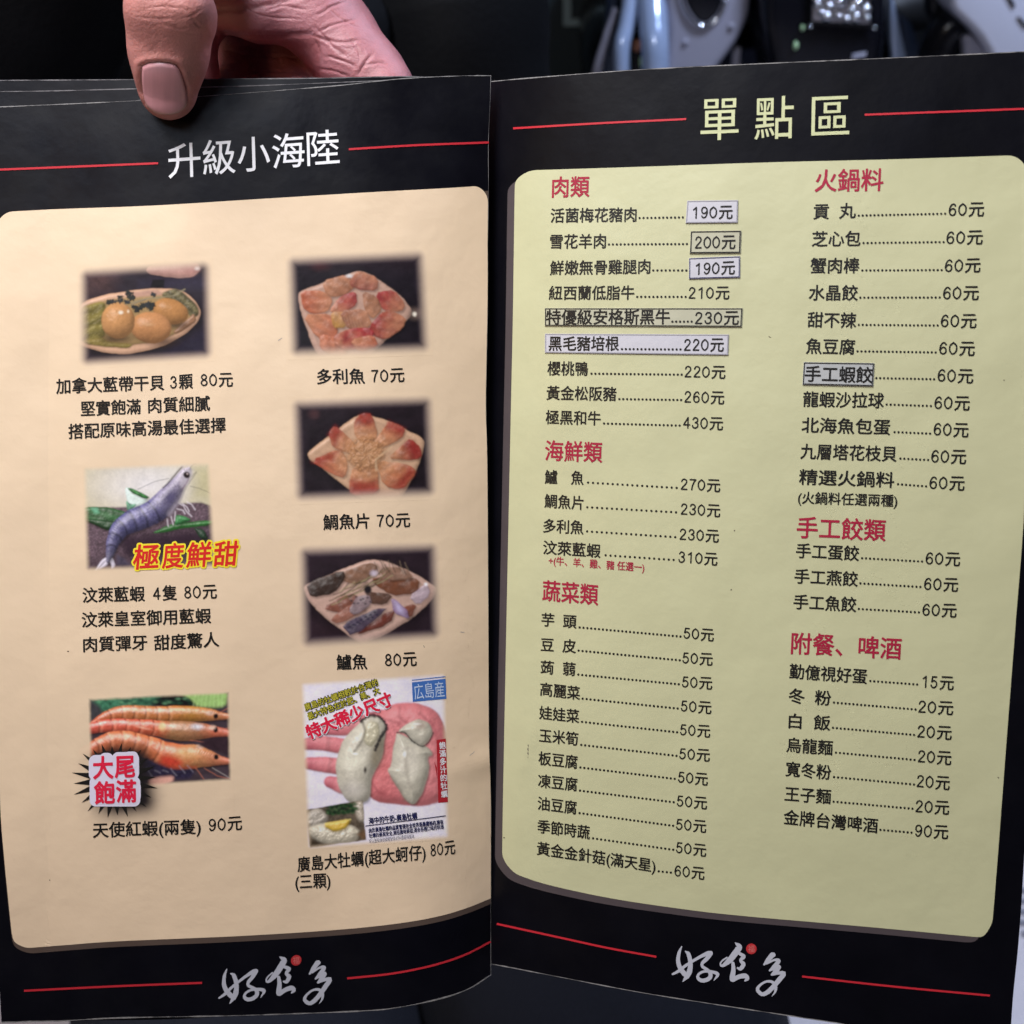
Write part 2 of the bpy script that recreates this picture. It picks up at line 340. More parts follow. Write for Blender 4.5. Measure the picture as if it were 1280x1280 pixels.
def worn(page, D, pts, wd, seed, off=.00006, m=None):
    """pale chipped line where the laminate has rubbed off along an edge"""
    c = spline(pts, 260); d = np.gradient(c, axis=0); d /= np.hypot(d[:, 0], d[:, 1])[:, None]; nn = np.stack([d[:, 1], -d[:, 0]], -1)
    k = np.clip(fbm(np.arange(260) / 7.0 + seed, np.full(260, seed)) * 1.6 - .2, .22, 1.0)[:, None] * wd / 2
    P = Print(D); P.add(np.vstack([c + nn * k, c - nn * k]), [[i, i + 1, 260 + i + 1, 260 + i] for i in range(259)], m or M_EDGE, off); P.build('worn_edge', page)
for up, top, ex in TOPS: worn(up, D_left, [(x, y + .7) for x, y in top], 1.5, 40 + ex * 1e4, off=.00006 - ex, m=M_DIMEDGE)
worn(pageL, D_left, [(x, y + .6) for x, y in LT], 1.3, 3); worn(pageL, D_left, [(x - .5, y) for x, y in LR], .8, 8); worn(pageL, D_left, [(x, y - .7) for x, y in LB], 1.9, 14)
worn(pageR, D_right, [(x, y + .6) for x, y in RTp], 1.4, 21); worn(pageR, D_right, [(x, y - .6) for x, y in RB], 1.4, 27)
# left page print
pL = Coons([(-5, 265.5), (70, 261.5), (190, 257), (320, 249), (450, 241), (560, 235), (610.2, 231.5)],
           [(610.2, 231.5), (609.4, 300), (609.4, 375), (607.2, 500), (608.4, 550), (609.4, 620), (610.4, 800), (611, 920), (613.4, 1000), (613.4, 1123)],
           [(18, 1186.5), (80, 1181.5), (150, 1176.5), (300, 1170), (425, 1162), (500, 1154), (550, 1145), (585, 1134.5), (613.4, 1123)],
           [(-5, 265.5), (-8, 600), (-4, 850), (0, 1000), (5, 1070), (14, 1160), (18, 1186.5)])
P = Print(D_left); P.rounded(pL, 26 / 615, 25 / 900, M_BAND_L, 0.00004, shift=(0, 7), corners=(0, 0, 0, 1)); P.build('panel_band', pageL)
P = Print(D_left); P.rounded(pL, 22 / 615, 22 / 900, M_CREAM, 0.00008, corners=(1, 1, 0, 1)); P.build('panel', pageL)
P = Print(D_left)
for i, ch in enumerate('升級小海陸'):
    x0 = 210 + 43.4 * i; y = 201.5 - 3.9 * i
    P.text(ch, x0, y, x0 + 40.5, y - 3, 47, M_WHITE, bold=0.005, lean=0.03)
P.build('title_lettering', pageL)
for pts in ([(-34, 213.4), (0, 212), (100, 208), (197.5, 204)], [(436, 186.5), (520, 181.5), (611, 178)], [(30, 1238.5), (140, 1233), (252.5, 1228.5)], [(434, 1223), (490, 1217), (540, 1207), (580, 1194), (613.6, 1177)]):
    P = Print(D_left); P.rule(pts, 2.6, M_RULE); P.build('red_rule', pageL)
# right page print
pR = Coons([(644, 213.5), (800, 208.5), (960, 203), (1120, 199), (1285, 193.5)],
           [(1285, 193.5), (1283, 500), (1280, 640), (1269.5, 780), (1257.5, 935), (1246.5, 1080), (1239, 1173)],
           [(627.5, 1086), (680, 1104.5), (759, 1122), (840, 1134.5), (919, 1144), (1078, 1158), (1206, 1170), (1239, 1173)],
           [(644, 213.5), (643, 260), (641, 400), (638, 540), (633, 780), (628.7, 1000), (627.5, 1086)])
P = Print(D_right); P.rounded(pR, 30 / 640, 30 / 930, M_BAND_R, 0.00004, shift=(-9, 7)); P.build('panel_band', pageR)
P = Print(D_right); P.rounded(pR, 26 / 640, 26 / 930, M_GREEN, 0.00008); P.build('panel', pageR)
P = Print(D_right)
for ch, x0, x1, y in (('單', 876, 923.5, 148), ('點', 943.5, 992, 147), ('區', 1014.5, 1062, 144.5)): P.text(ch, x0, y + 1, x1, y - 1, 58, M_PALE, bold=0.003, lean=-0.02)
P.build('title_lettering', pageR)
for pts in ([(641.4, 160.4), (750, 154), (857.7, 148.8)], [(1080.8, 143.4), (1200, 139), (1306, 135)], [(621, 1154.8), (700, 1172), (760, 1185), (820.5, 1196)], [(1002.7, 1220.6), (1120, 1233.5), (1237.5, 1244.5)]):
    P = Print(D_right); P.rule(pts, 2.5, M_RULE); P.build('red_rule', pageR)

# brush lettering of the house name, traced once and laid on both pages
LOGO = [[(228, 165, 5), (205, 220, 14), (196, 290, 18), (212, 350, 20), (250, 405, 22), (280, 435, 16)],
        [(262, 208, 6), (288, 232, 18), (306, 310, 19), (296, 390, 24), (270, 435, 20), (238, 475, 4)],
        [(148, 410, 9), (200, 383, 14), (262, 335, 13), (330, 292, 12), (400, 252, 14), (460, 226, 20), (486, 224, 20)],
        [(484, 228, 20), (450, 275, 18), (412, 312, 15), (412, 342, 13), (450, 368, 14), (482, 400, 17), (480, 440, 19), (440, 464, 18), (395, 464, 17), (370, 436, 14), (385, 405, 11), (430, 386, 11), (490, 388, 13), (548, 412, 17), (515, 466, 3)],
        [(703, 130, 3), (738, 168, 28), (700, 230, 28), (650, 290, 26), (592, 335, 13), (572, 322, 7), (588, 292, 7), (630, 262, 7)],
        [(720, 215, 10), (778, 252, 19), (752, 286, 12), (776, 322, 20), (752, 362, 17), (725, 355, 8)],
        [(684, 312, 14), (688, 370, 19), (680, 430, 24), (680, 460, 20), (735, 434, 20), (792, 426, 22), (812, 450, 18), (792, 468, 8)],
        [(962, 324, 9), (995, 285, 20), (1035, 240, 24), (1046, 240, 18)], [(985, 318, 7), (1050, 285, 10), (1090, 292, 18), (1050, 345, 20), (1010, 378, 8)],
        [(1010, 378, 8), (1090, 345, 20), (1060, 390, 22), (1030, 415, 10)], [(1030, 415, 10), (1090, 400, 14), (1138, 405, 20), (1095, 460, 22), (1040, 525, 21), (985, 575, 20), (940, 588, 17), (902, 548, 16), (925, 508, 11), (980, 476, 10), (1035, 480, 13), (1064, 522, 15), (1058, 570, 9), (1030, 606, 2)]]
src = np.array([[228, 165, 1], [1030, 605, 1], [705, 130, 1]], float)
for D, page, dst in ((D_right, pageR, [(852.1, 1183.2), (964.8, 1245.1), (919.1, 1178.3)]), (D_left, pageL, [(283.4, 1211.6), (399, 1254.5), (349.8, 1196)])):
    A = np.linalg.solve(src, np.array(dst)); tf = lambda p, A=A: np.hstack([p, np.ones((len(p), 1))]) @ A
    P = Print(D)
    for i, s_ in enumerate(LOGO): P.stroke(s_, tf, M_SILVERINK, 0.00014 + 0.000008 * i)
    P.build('brush_lettering', page)
    P = Print(D); ang = np.arange(28) * 2 * math.pi / 28
    P.fan(tf(np.stack([848 + 47 * np.cos(ang), 185 - 47 * np.sin(ang)], -1)), M_SEAL, 0.00014)
    c = tf(np.array([[848.0, 185.0]]))[0]; P.text('福', c[0] - 4, c[1], c[0] + 4, c[1], 9.5, M_SEALMARK, off=0.0002, bold=0.0); P.build('seal_dot', page)

# price list: name | dots | price on one line; numbers are photo pixels on the page
def line(name, a, d, price, b, h=19.3, step=4.9, m=None, hp=None):
    P = Print(D_right)
    if name: P.text(name, *a, h, m or M_INK)
    if d: P.dots(*d, M_INK, step)
    if price: P.text(price, *b, hp or h, m or M_INK)
    P.build('menu_line', pageR)
L1 = [('紐西蘭低脂牛', (686, 366.2, 793, 365.7), (794, 371, 859.5, 371), '210元', (860.8, 366, 912, 365.6)),
      ('櫻桃鴨', (684, 460.5, 735, 461), (736.8, 467, 854.5, 468.3), '220元', (855.8, 464.3, 907, 465)),
      ('黃金松阪豬', (683, 491, 770.5, 492.5), (771.8, 498.8, 853.8, 500), '260元', (855.5, 495.8, 905.5, 497)),
      ('極黑和牛', (682, 521.3, 751, 523), (752.5, 529.3, 852, 532), '430元', (853.8, 528, 904, 529.3)),
      ('芋  頭', (676.8, 774.3, 720.8, 777.3), (722, 784, 853, 795.8), '50元', (854.5, 791, 892.5, 793.8)),
      ('豆  皮', (676, 805.5, 720, 808), (720.8, 813, 852, 825.5), '50元', (853, 822, 891, 824)),
      ('蒟  蒻', (675.8, 833.8, 719.5, 836.8), (720.5, 843, 850.8, 855.5), '50元', (852.5, 852, 890.5, 854)),
      ('高麗菜', (675, 861, 725, 866.8), (725.8, 873, 849.5, 885.8), '50元', (851, 882, 889.5, 884.5)),
      ('娃娃菜', (674, 890.5, 724, 895.8), (725, 902, 848.8, 915.5), '50元', (850, 911.8, 888, 914)),
      ('玉米筍', (674, 919, 723, 924), (724, 930.8, 848, 945), '50元', (849, 941.8, 887.5, 944)),
      ('板豆腐', (673, 947.5, 722, 953), (723, 959, 845.8, 973.8), '50元', (847.5, 971, 885, 974)),
      ('凍豆腐', (672.5, 975.8, 721.8, 981), (722.5, 988, 844.5, 1003), '50元', (846, 1000.8, 884, 1003.8)),
      ('油豆腐', (672, 1003.8, 721, 1010), (722, 1016, 843.8, 1032.5), '50元', (845, 1030, 883, 1033)),
      ('季節時蔬', (671.8, 1032.5, 737.5, 1041), (738.8, 1047.5, 844, 1062.5), '50元', (845, 1059, 883, 1063)),
      ('黃金金針菇(滿天星)', (671, 1060, 819.5, 1082.5), (820.8, 1088.8, 841, 1091), '60元', (843, 1088, 880.8, 1091.8))]
for i, r in enumerate(L1): line(*r, h=18.2 if i > 3 else 19.0)
for r in [('鱸　魚', (681, 596, 729.5, 597.5), (732, 603, 848.8, 610), '270元', (851, 605, 900.5, 606.8)),
          ('鯛魚片', (680.5, 626, 729.5, 628.8), (731, 633.8, 848, 640.5), '230元', (851, 636, 900.5, 638.3)),
          ('多利魚', (679, 657, 729.5, 659.5), (730.8, 664, 847, 671.5), '230元', (849.5, 667.5, 898.8, 670)),
          ('汶萊藍蝦', (678.8, 684, 750.8, 688.8), (754, 693.8, 845, 700), '310元', (848, 696, 897, 698.8))]: line(*r, h=18.6, step=6.2)
line('+(牛、羊、雞、豬 任選一)', (685.8, 700.5, 805.5, 709.5), None, None, None, h=12.0, m=M_REDINK)
L2 = [('貢  丸', (1016.8, 264.5, 1070, 263), (1071, 269.5, 1183.8, 267), '60元', (1185.8, 262, 1230.5, 261)),
      ('芝心包', (1015, 298.8, 1076, 298), (1077, 303.8, 1182, 302.5), '60元', (1183, 297, 1228.8, 296)),
      ('蟹肉棒', (1013, 332, 1074.5, 331.8), (1075.5, 338, 1179.5, 337.5), '60元', (1181, 332, 1226, 331)),
      ('水晶餃', (1011, 365.8, 1072.5, 366), (1073, 372, 1177, 371.8), '60元', (1178.8, 366, 1223.8, 365.8)),
      ('甜不辣', (1009.5, 399.5, 1070.5, 400.5), (1071, 406, 1174.5, 406.8), '60元', (1176, 400.8, 1221, 400.8)),
      ('魚豆腐', (1007.5, 432.5, 1068.8, 433.8), (1069.5, 439, 1172, 440.5), '60元', (1174, 435, 1218.8, 435.5)),
      (None, None, (1093, 472.5, 1170, 474), '60元', (1172, 468.8, 1216.8, 470)),
      ('龍蝦沙拉球', (1003.8, 498.8, 1105, 500.8), (1105.8, 505.5, 1166, 507.5), '60元', (1168, 503, 1212.5, 503.8)),
      ('北海魚包蛋', (1002, 531, 1113, 534), (1115.8, 540, 1165, 542), '60元', (1167, 536, 1211, 537.5)),
      ('九層塔花枝貝', (1000.5, 564, 1121, 567.5), (1123, 573, 1162.5, 575), '60元', (1164, 570, 1208, 570.8)),
      ('精選火鍋料', (998.8, 596, 1118, 600), (1120, 605, 1160, 608), '60元', (1161.8, 603, 1206, 604)),
      ('手工蛋餃', (995, 688, 1074, 692), (1075, 697.5, 1155, 702), '60元', (1157, 697.5, 1200.5, 698.8)),
      ('手工燕餃', (993, 720, 1072.5, 724), (1073, 729, 1153, 733.8), '60元', (1155, 729.5, 1198, 730.8)),
      ('手工魚餃', (991.8, 752, 1070.5, 755.8), (1071, 761, 1151, 765.5), '60元', (1153, 761.8, 1196, 763)),
      ('勤億視好蛋', (986.8, 838.8, 1084, 845.8), (1085.5, 851, 1148.8, 855.8), '15元', (1153, 851.8, 1192.5, 853.8)),
      ('冬  粉', (985.8, 869.5, 1039, 873), (1040, 878, 1146.8, 887), '20元', (1148, 883, 1191.8, 885)),
      ('白  飯', (985.8, 901, 1038, 904), (1038.8, 909.5, 1145, 918.8), '20元', (1146.8, 914, 1190, 916)),
      ('烏龍麵', (983, 930.8, 1041, 935), (1042.5, 940.5, 1145.5, 950), '20元', (1147.5, 945, 1189.5, 947.5)),
      ('寬冬粉', (982, 960.8, 1039, 965.8), (1040, 971, 1145, 980.8), '20元', (1146, 976, 1187.5, 978.8)),
      ('王子麵', (980.8, 992, 1038.8, 996), (1039.5, 1001.8, 1143, 1011), '20元', (1144.5, 1007.5, 1186.8, 1009.5)),
      ('金牌台灣啤酒', (979.5, 1021, 1097.5, 1032.5), (1098, 1037, 1141.8, 1041), '90元', (1143.8, 1038, 1185.5, 1040))]
for i, r in enumerate(L2): line(*r, h=20.8 if i < 11 else 20.0)
line('(火鍋料任選兩種)', (997.5, 621.8, 1121.8, 626), None, None, None, h=16.5)
for t, a, h in (('肉類', (690, 234, 737, 232.8), 28), ('海鮮類', (681.3, 563, 753, 565.5), 27.5), ('蔬菜類', (678, 738, 748, 743.8), 28), ('火鍋料', (1018.8, 225.8, 1104.5, 224.5), 30),
                ('手工餃類', (996, 659, 1107.5, 663), 29), ('附餐、啤酒', (989, 803.8, 1127, 811), 29)):
    P = Print(D_right); P.text(t, *a, h, M_REDINK, bold=0.016); P.build('section_heading', pageR)
# the four-row names whose prices were pasted over
for n_, a, d in (('活菌梅花豬肉', (688.2, 269.5, 795.8, 268), (797, 272.5, 856, 271.7)), ('雪花羊肉', (687.5, 302, 757.5, 301.3), (758.8, 305.5, 861, 305)), ('鮮嫩無骨雞腿肉', (687.5, 335, 813, 333), (814, 338, 860.5, 338))):
    line(n_, a, d, None, None, h=19.4)
def sticker(q, m, border, bw, parts):
    """a pasted strip of paper, 0.25 mm thick, with a printed frame and lettering"""
    P = Print(D_right); q = np.array(q, float); nx, ny = 24, 6
    u, v = np.meshgrid(np.linspace(0, 1, nx), np.linspace(0, 1, ny)); u = u.ravel()[:, None]; v = v.ravel()[:, None]
    g = (1 - v) * ((1 - u) * q[0] + u * q[1]) + v * ((1 - u) * q[3] + u * q[2])
    n = nx * ny; idx = np.arange(n).reshape(ny, nx); qs = np.stack([idx[:-1, :-1], idx[1:, :-1], idx[1:, 1:], idx[:-1, 1:]], -1).reshape(-1, 4)
    P.add(g, qs.tolist(), m, 0.00036)
    rim = list(idx[0, :]) + list(idx[1:, -1]) + list(idx[-1, -2::-1]) + list(idx[-2:0, 0]); b0 = len(P.v)
    P.add(g[rim], [], M_EDGE, 0.00036); P.add(g[rim], [], M_EDGE, 0.00009); k = P.m(M_EDGE); R_ = len(rim)
    for i in range(R_): P.f.append([b0 + i, b0 + (i + 1) % R_, b0 + R_ + (i + 1) % R_, b0 + R_ + i]); P.mi.append(k)
    c = q.mean(0)
    for i in range(4):
        a, b = q[i], q[(i + 1) % 4]; ia = a + (c - a) / np.hypot(*(c - a)) * 1.3; ib = b + (c - b) / np.hypot(*(c - b)) * 1.3
        t = (b - a) / np.hypot(*(b - a)); nn = np.array([-t[1], t[0]])
        if np.dot(nn, c - a) < 0: nn = -nn
        a2, b2 = a + nn * 0.5, b + nn * 0.5
        P.rule([tuple(a2 + nn * bw / 2 + t * .5), tuple(b2 + nn * bw / 2 - t * .5)], bw, border, off=0.00042 + i * 0.000003, n=24)
    for p in parts:
        if p[0] == 'dots': P.dots(*p[1], M_INK, off=0.00044)
        else: P.text(p[0], *p[1], p[2], M_INK, off=0.00044)
    P.build('price_sticker', pageR)
sticker([(859, 250.8), (922.5, 250), (921.8, 278.3), (857, 279)], M_LAVPAPER, M_GREYINK, 1.0, [('190元', (866, 265.8, 916, 264.6), 19.5)])
sticker([(863.2, 288.8), (926.5, 288), (925.5, 316.5), (862, 317)], M_GREYPAPER, M_INK, 1.5, [('200元', (868.8, 303, 919.5, 302), 20)])
sticker([(861.2, 322.5), (925, 320), (925, 347), (861, 348.8)], M_LAVPAPER, M_NAVY, 1.1, [('190元', (869.5, 336, 918.8, 334), 19.5)])
sticker([(680.8, 385), (928.2, 385), (927, 408.8), (680.8, 407.5)], M_GREYPAPER, M_INK, 1.2, [('特優級安格斯黑牛', (682.5, 396.5, 837.5, 396), 20), ('dots', (838, 402, 867, 402)), ('230元', (868.8, 397.5, 923.8, 396.8), 20)])
sticker([(681, 417), (910.8, 418), (910, 443.8), (681, 441)], M_LAVPAPER, M_GREYINK, 1.0, [('黑毛豬培根', (685.8, 429.3, 773.8, 429.3), 19.5), ('dots', (775, 436.3, 853, 436.8)), ('220元', (855, 431, 905, 430.6), 19.5)])
sticker([(1004.5, 452.5), (1092.8, 453.8), (1091.2, 483), (1003, 481)], M_BLUEGREY, M_INK, 1.3, [('手工蝦餃', (1006, 467, 1090.8, 468.8), 21.5)])

# captions of the left page
for segs in ([('加拿大藍帶干貝', (70, 483, 205, 478)), ('3顆', (212.5, 478, 241, 476)), ('80元', (250.5, 475, 291, 474))], [('堅實飽滿', (100.8, 511, 176, 508)), ('肉質細膩', (185, 507, 262.5, 504))],
             [('搭配原味高湯最佳選擇', (85.5, 539.5, 282, 531))], [('汶萊藍蝦', (103, 744, 181, 742)), ('4隻', (191, 742, 221, 740.5)), ('80元', (230, 740.5, 271, 738.8))], [('汶萊皇室御用藍蝦', (102, 775, 263.8, 769.5))],
             [('肉質彈牙', (103.8, 805.8, 184, 803)), ('甜度驚人', (192.5, 803.8, 273.8, 799))], [('天使紅蝦(兩隻)', (115.8, 1038, 251, 1033)), ('90元', (261, 1031.5, 302.5, 1028))],
             [('廣島大牡蠣(超大蚵仔)', (371.6, 1082, 544, 1066)), ('80元', (538, 1063, 569, 1058))], [('(三顆)', (369, 1102.5, 413, 1100))], [('多利魚', (396, 470.8, 456, 470)), ('70元', (464, 470, 505.5, 468))],
             [('鯛魚片', (403.8, 653, 461.8, 651)), ('70元', (471, 651, 512.5, 649.5))], [('鱸魚', (420.5, 828, 459, 827)), ('80元', (481, 825, 520.8, 823))]):
    P = Print(D_left)
    for t, a in segs:
        if t.startswith('廣島大牡'): a = (371.6, 1081, 532, 1065)
        P.text(t, *a, 20.3, M_INK)
    P.build('caption_lettering', pageL)

# ------------------------------------------------------------------ dish photos, painted as colour prints
def sdpoly(x, y, pts):
    p = np.array(pts, float); n = len(p); d = np.full(x.shape, 1e18); s = np.ones(x.shape)
    for i in range(n):
        a = p[i]; b = p[i - 1]; ex, ey = b - a; wx, wy = x - a[0], y - a[1]; t = np.clip((wx * ex + wy * ey) / (ex * ex + ey * ey + 1e-9), 0, 1)
        d = np.minimum(d, (wx - ex * t) ** 2 + (wy - ey * t) ** 2)
        c1 = y >= a[1]; c2 = y < b[1]; c3 = ex * wy > ey * wx
        s = np.where((c1 & c2 & c3) | (~c1 & ~c2 & ~c3), -s, s)
    return s * np.sqrt(d)
def sdline(x, y, pts):
    p = np.array(pts, float); d = np.full(x.shape, 1e18)
    for a, b in zip(p[:-1], p[1:]):
        ex, ey = b - a; wx, wy = x - a[0], y - a[1]; t = np.clip((wx * ex + wy * ey) / (ex * ex + ey * ey + 1e-9), 0, 1)
        d = np.minimum(d, (wx - ex * t) ** 2 + (wy - ey * t) ** 2)
    return np.sqrt(d)
def chaikin(pts, it=2):
    p = np.array(pts, float)
    for _ in range(it):
        q = np.roll(p, -1, 0); p = np.stack([p * .8 + q * .2, p * .2 + q * .8], 1).reshape(-1, 2)
    return p
class Paint:
    """a colour print worked out point by point; coordinates are those of an enlarged crop (origin o, scale s)"""
    def __init__(s, quad, o, sc_, step=0.75, gain=1.0, grow=1.0, cr=6.0):
        s.step = step
        q = np.array(quad, float); q = q.mean(0) + (q - q.mean(0)) * grow; s.nx = int(np.hypot(*(q[1] - q[0])) / step) + 1; s.ny = int(np.hypot(*(q[3] - q[0])) / step) + 1
        u, v = np.meshgrid(np.linspace(0, 1, s.nx), np.linspace(0, 1, s.ny)); s.u, s.vv = u.ravel(), v.ravel(); U = s.u[:, None]; V = s.vv[:, None]
        s.px = (1 - V) * ((1 - U) * q[0] + U * q[1]) + V * ((1 - U) * q[3] + U * q[2])
        s.x = (s.px[:, 0] - o[0]) / sc_; s.y = (s.px[:, 1] - o[1]) / sc_; s.sc = sc_; s.o = o
        # wobble the outlines a little so that no edge is ruler-straight
        k = 5.5 / 0.25 * 0.25; s.x = s.x + (fbm(s.px[:, 0] / 9, s.px[:, 1] / 9) - .5) * k * 1.5; s.y = s.y + (fbm(s.px[:, 0] / 9 + 31, s.px[:, 1] / 9 + 17) - .5) * k * 1.5
        s.c = np.zeros((len(s.x), 3)); s.gain = gain; s.w = q
        e = np.hypot(*(q[1] - q[0])), np.hypot(*(q[3] - q[0])); dx = np.minimum(s.u, 1 - s.u) * e[0]; dy = np.minimum(s.vv, 1 - s.vv) * e[1]; r = cr
        s.ed = np.where((dx < r) & (dy < r), np.clip(r - np.hypot(r - dx, r - dy), 0, None), np.minimum(dx, dy)); s.feather(9)
    def feather(s, w): k = np.clip((s.ed + 0.4 * (fbm(s.px[:, 0] / 3, s.px[:, 1] / 3) - .5)) / w, 0, 1); s.a = k * k * (3 - 2 * k)
    def mix(s, col, a):
        col = lin(col) if np.ndim(col) == 1 else col
        s.c = s.c * (1 - a[:, None]) + col * a[:, None]
    def n(s, f, seed=0): return fbm(s.px[:, 0] / f + seed, s.px[:, 1] / f + seed * 1.7)
    def fill(s, col, var=0.0, f=6): s.c[:] = lin(col); s.c *= (1 + var * (s.n(f, 3) - .5) * 2)[:, None]
    def poly(s, pts, col, soft=6, var=0.25, f=4, op=1.0, tip=None, shade=0.0, sharp=False):
        if not sharp and len(pts) > 4: pts = chaikin(pts)
        d = sdpoly(s.x, s.y, pts); a = np.clip(0.5 - d / soft / 2, 0, 1); a = a * a * (3 - 2 * a) * op
        c = np.repeat(lin(col)[None], len(s.x), 0) * (1 + var * (s.n(f, len(pts)) - .5) * 2)[:, None]
        if shade:
            p = np.array(pts, float); t = np.clip((s.y - p[:, 1].min()) / np.ptp(p[:, 1]), 0, 1); c *= (1 + shade * (0.5 - t))[:, None]
        s.mix(c, a)
    def ell(s, cx, cy, rx, ry, col, soft=6, var=0.12, op=1.0, light=None, ang=0.0):
        dx, dy = s.x - cx, s.y - cy; ca, sa = math.cos(ang), math.sin(ang); ex, ey = (dx * ca + dy * sa) / rx, (-dx * sa + dy * ca) / ry
        r = np.hypot(ex, ey); a = np.clip(0.5 - (r - 1) * min(rx, ry) / soft / 2, 0, 1); a = a * a * (3 - 2 * a) * op
        c = np.repeat(lin(col)[None], len(s.x), 0) * (1 + var * (s.n(4, cx % 7) - .5) * 2)[:, None]
        if light: c *= np.clip(1.12 - light * np.hypot(ex + .25, ey + .35) ** 2, 0.25, 2)[:, None]
        s.mix(c, a)
    def ln(s, pts, wd, col, soft=4, op=1.0):
        d = sdline(s.x, s.y, pts); a = np.clip(0.5 - (d - wd / 2) / soft / 2, 0, 1) * op; s.mix(np.repeat(np.array(col)[None], len(s.x), 0), a)
    def blur(s, n=1):
        g = s.c.reshape(s.ny, s.nx, 3)
        for _ in range(n):
            p = np.pad(g, ((1, 1), (1, 1), (0, 0)), 'edge'); g = (p[1:-1, :-2] + 2 * p[1:-1, 1:-1] + p[1:-1, 2:]) / 4
            p = np.pad(g, ((1, 1), (1, 1), (0, 0)), 'edge'); g = (p[:-2, 1:-1] + 2 * p[1:-1, 1:-1] + p[2:, 1:-1]) / 4
        s.c = g.reshape(-1, 3)
    def relief(s, sd, col, R=40, amp=0.0, f=4, amb=.42, spec=.25, p=22, soft=4, L=(-.42, -.62, .66), op=1.0, h=None, tint=None, shadow=0.0, seed=1, gloss=None):
        """a rounded, lit, glossy shape as the printed photograph shows it: height from the outline, shading from the height"""
        if shadow:
            sh = np.clip(.5 - s.shift(sd, 1.6, 2.6) / (16 / s.sc * .16), 0, 1) * shadow; s.c *= (1 - sh)[:, None]
        if h is None:
            k = np.clip(-sd / R, 0, 1); h = R * np.sqrt(np.clip(1 - (1 - k) ** 2, 0, 1))
        H = (h * s.sc + amp * (s.n(f, seed) - .5) * 2).reshape(s.ny, s.nx); gy, gx = np.gradient(H, s.step)
        n = np.stack([-gx, -gy, np.ones_like(gx)], -1).reshape(-1, 3); n /= np.linalg.norm(n, axis=1)[:, None]; L = np.array(L) / np.linalg.norm(L); hv = L + np.array([0, 0, 1.0]); hv /= np.linalg.norm(hv)
        df = amb + (1.22 - amb) * np.clip(n @ L, 0, 1); sp = np.clip(n @ hv, 0, 1) ** p * spec
        if gloss is not None: sp = sp * gloss
        c = (np.repeat(lin(col)[None], len(s.x), 0) if tint is None else tint) * df[:, None] + sp[:, None] * np.array([1.0, .97, .93])
        al = np.clip(.5 - sd / soft / 2, 0, 1); al = al * al * (3 - 2 * al) * op; s.mix(c, al); return al
    def shift(s, a, dx, dy): g = a.reshape(s.ny, s.nx); return np.roll(np.roll(g, int(round(dx / s.step)), 1), int(round(dy / s.step)), 0).ravel()
    def P(s, pts): return sdpoly(s.x, s.y, chaikin(pts))
    def limb(s, pts, n=70):
        a = np.array(pts, float); c = spline(a[:, :2], n); sg = np.hypot(*np.diff(a[:, :2], axis=0).T); cum = np.concatenate([[0], np.cumsum(sg)]); r = np.interp(np.linspace(0, cum[-1], n), cum, a[:, 2])
        best = np.full(len(s.x), 1e18); T = np.zeros(len(s.x)); S = np.zeros(len(s.x)); Rr = np.ones(len(s.x))
        for i in range(n - 1):
            ex, ey = c[i + 1] - c[i]; wx, wy = s.x - c[i, 0], s.y - c[i, 1]; t = np.clip((wx * ex + wy * ey) / (ex * ex + ey * ey), 0, 1); d = np.hypot(wx - ex * t, wy - ey * t); rr = r[i] + (r[i + 1] - r[i]) * t; k = d / rr < best
            best = np.where(k, d / rr, best); T = np.where(k, (i + t) / (n - 1), T); S = np.where(k, np.sign(ex * wy - ey * wx) * d / rr, S); Rr = np.where(k, rr, Rr)
        return T, S, Rr, (best - 1) * Rr, Rr * np.sqrt(np.clip(1 - best ** 2, 0, 1)) * .8
    def grad2(s, stops, t):
        xs = [k for k, _ in stops]; cs = np.array([lin(c) for _, c in stops]); return np.stack([np.interp(t, xs, cs[:, k]) for k in range(3)], -1)
    def build(s, page, D, paper_col, extra=None, desat=.06, mottle=.10, tone=None):
        s.c *= (1 + mottle * (s.n(9, 21) - .5) * 2 + mottle * (s.n(1.6, 9) - .5) * 2)[:, None]
        g = s.c @ np.array([.3, .6, .1]); s.c = s.c * (1 - desat) + g[:, None] * desat * np.array([1.08, 1, .95])
        pts = W(s.px[:, 0], s.px[:, 1], D(s.px[:, 0], s.px[:, 1]) - 0.000096); s.a = 1 - (1 - s.a) ** 1.25; s.blur(1)
        idx = np.arange(s.nx * s.ny).reshape(s.ny, s.nx); q = np.stack([idx[:-1, :-1], idx[1:, :-1], idx[1:, 1:], idx[:-1, 1:]], -1).reshape(-1, 4)
        V = pts; Fc = q.tolist(); mats = [M_PHOTO]; mi = [0] * len(Fc)
        if extra and extra.v:
            p = np.array(extra.v); E_ = W(p[:, 0], p[:, 1], D(p[:, 0], p[:, 1]) - np.array(extra.o)); b = len(V)
            V = np.vstack([V, E_]); Fc += [[i + b for i in f] for f in extra.f]; mats += extra.mats; mi += [i + 1 for i in extra.mi]
        o = mesh_obj('dish_photo', V, Fc, mats, page, mi)
        at = o.data.color_attributes.new('ink', 'FLOAT_COLOR', 'POINT'); arr = np.ones((len(V), 4), dtype=np.float32)
        arr[:len(s.c), :3] = np.clip(s.c * s.gain, 0, 0.9); arr[:len(s.c), 3] = s.a; at.data.foreach_set('color', arr.ravel())
        return o
    def vignette(s, col=(132, 102, 134), w=17): s.feather(w); s.mix(np.repeat(lin(col)[None], len(s.x), 0), np.clip(1 - s.ed / w, 0, 1) ** 1.3 * .75)
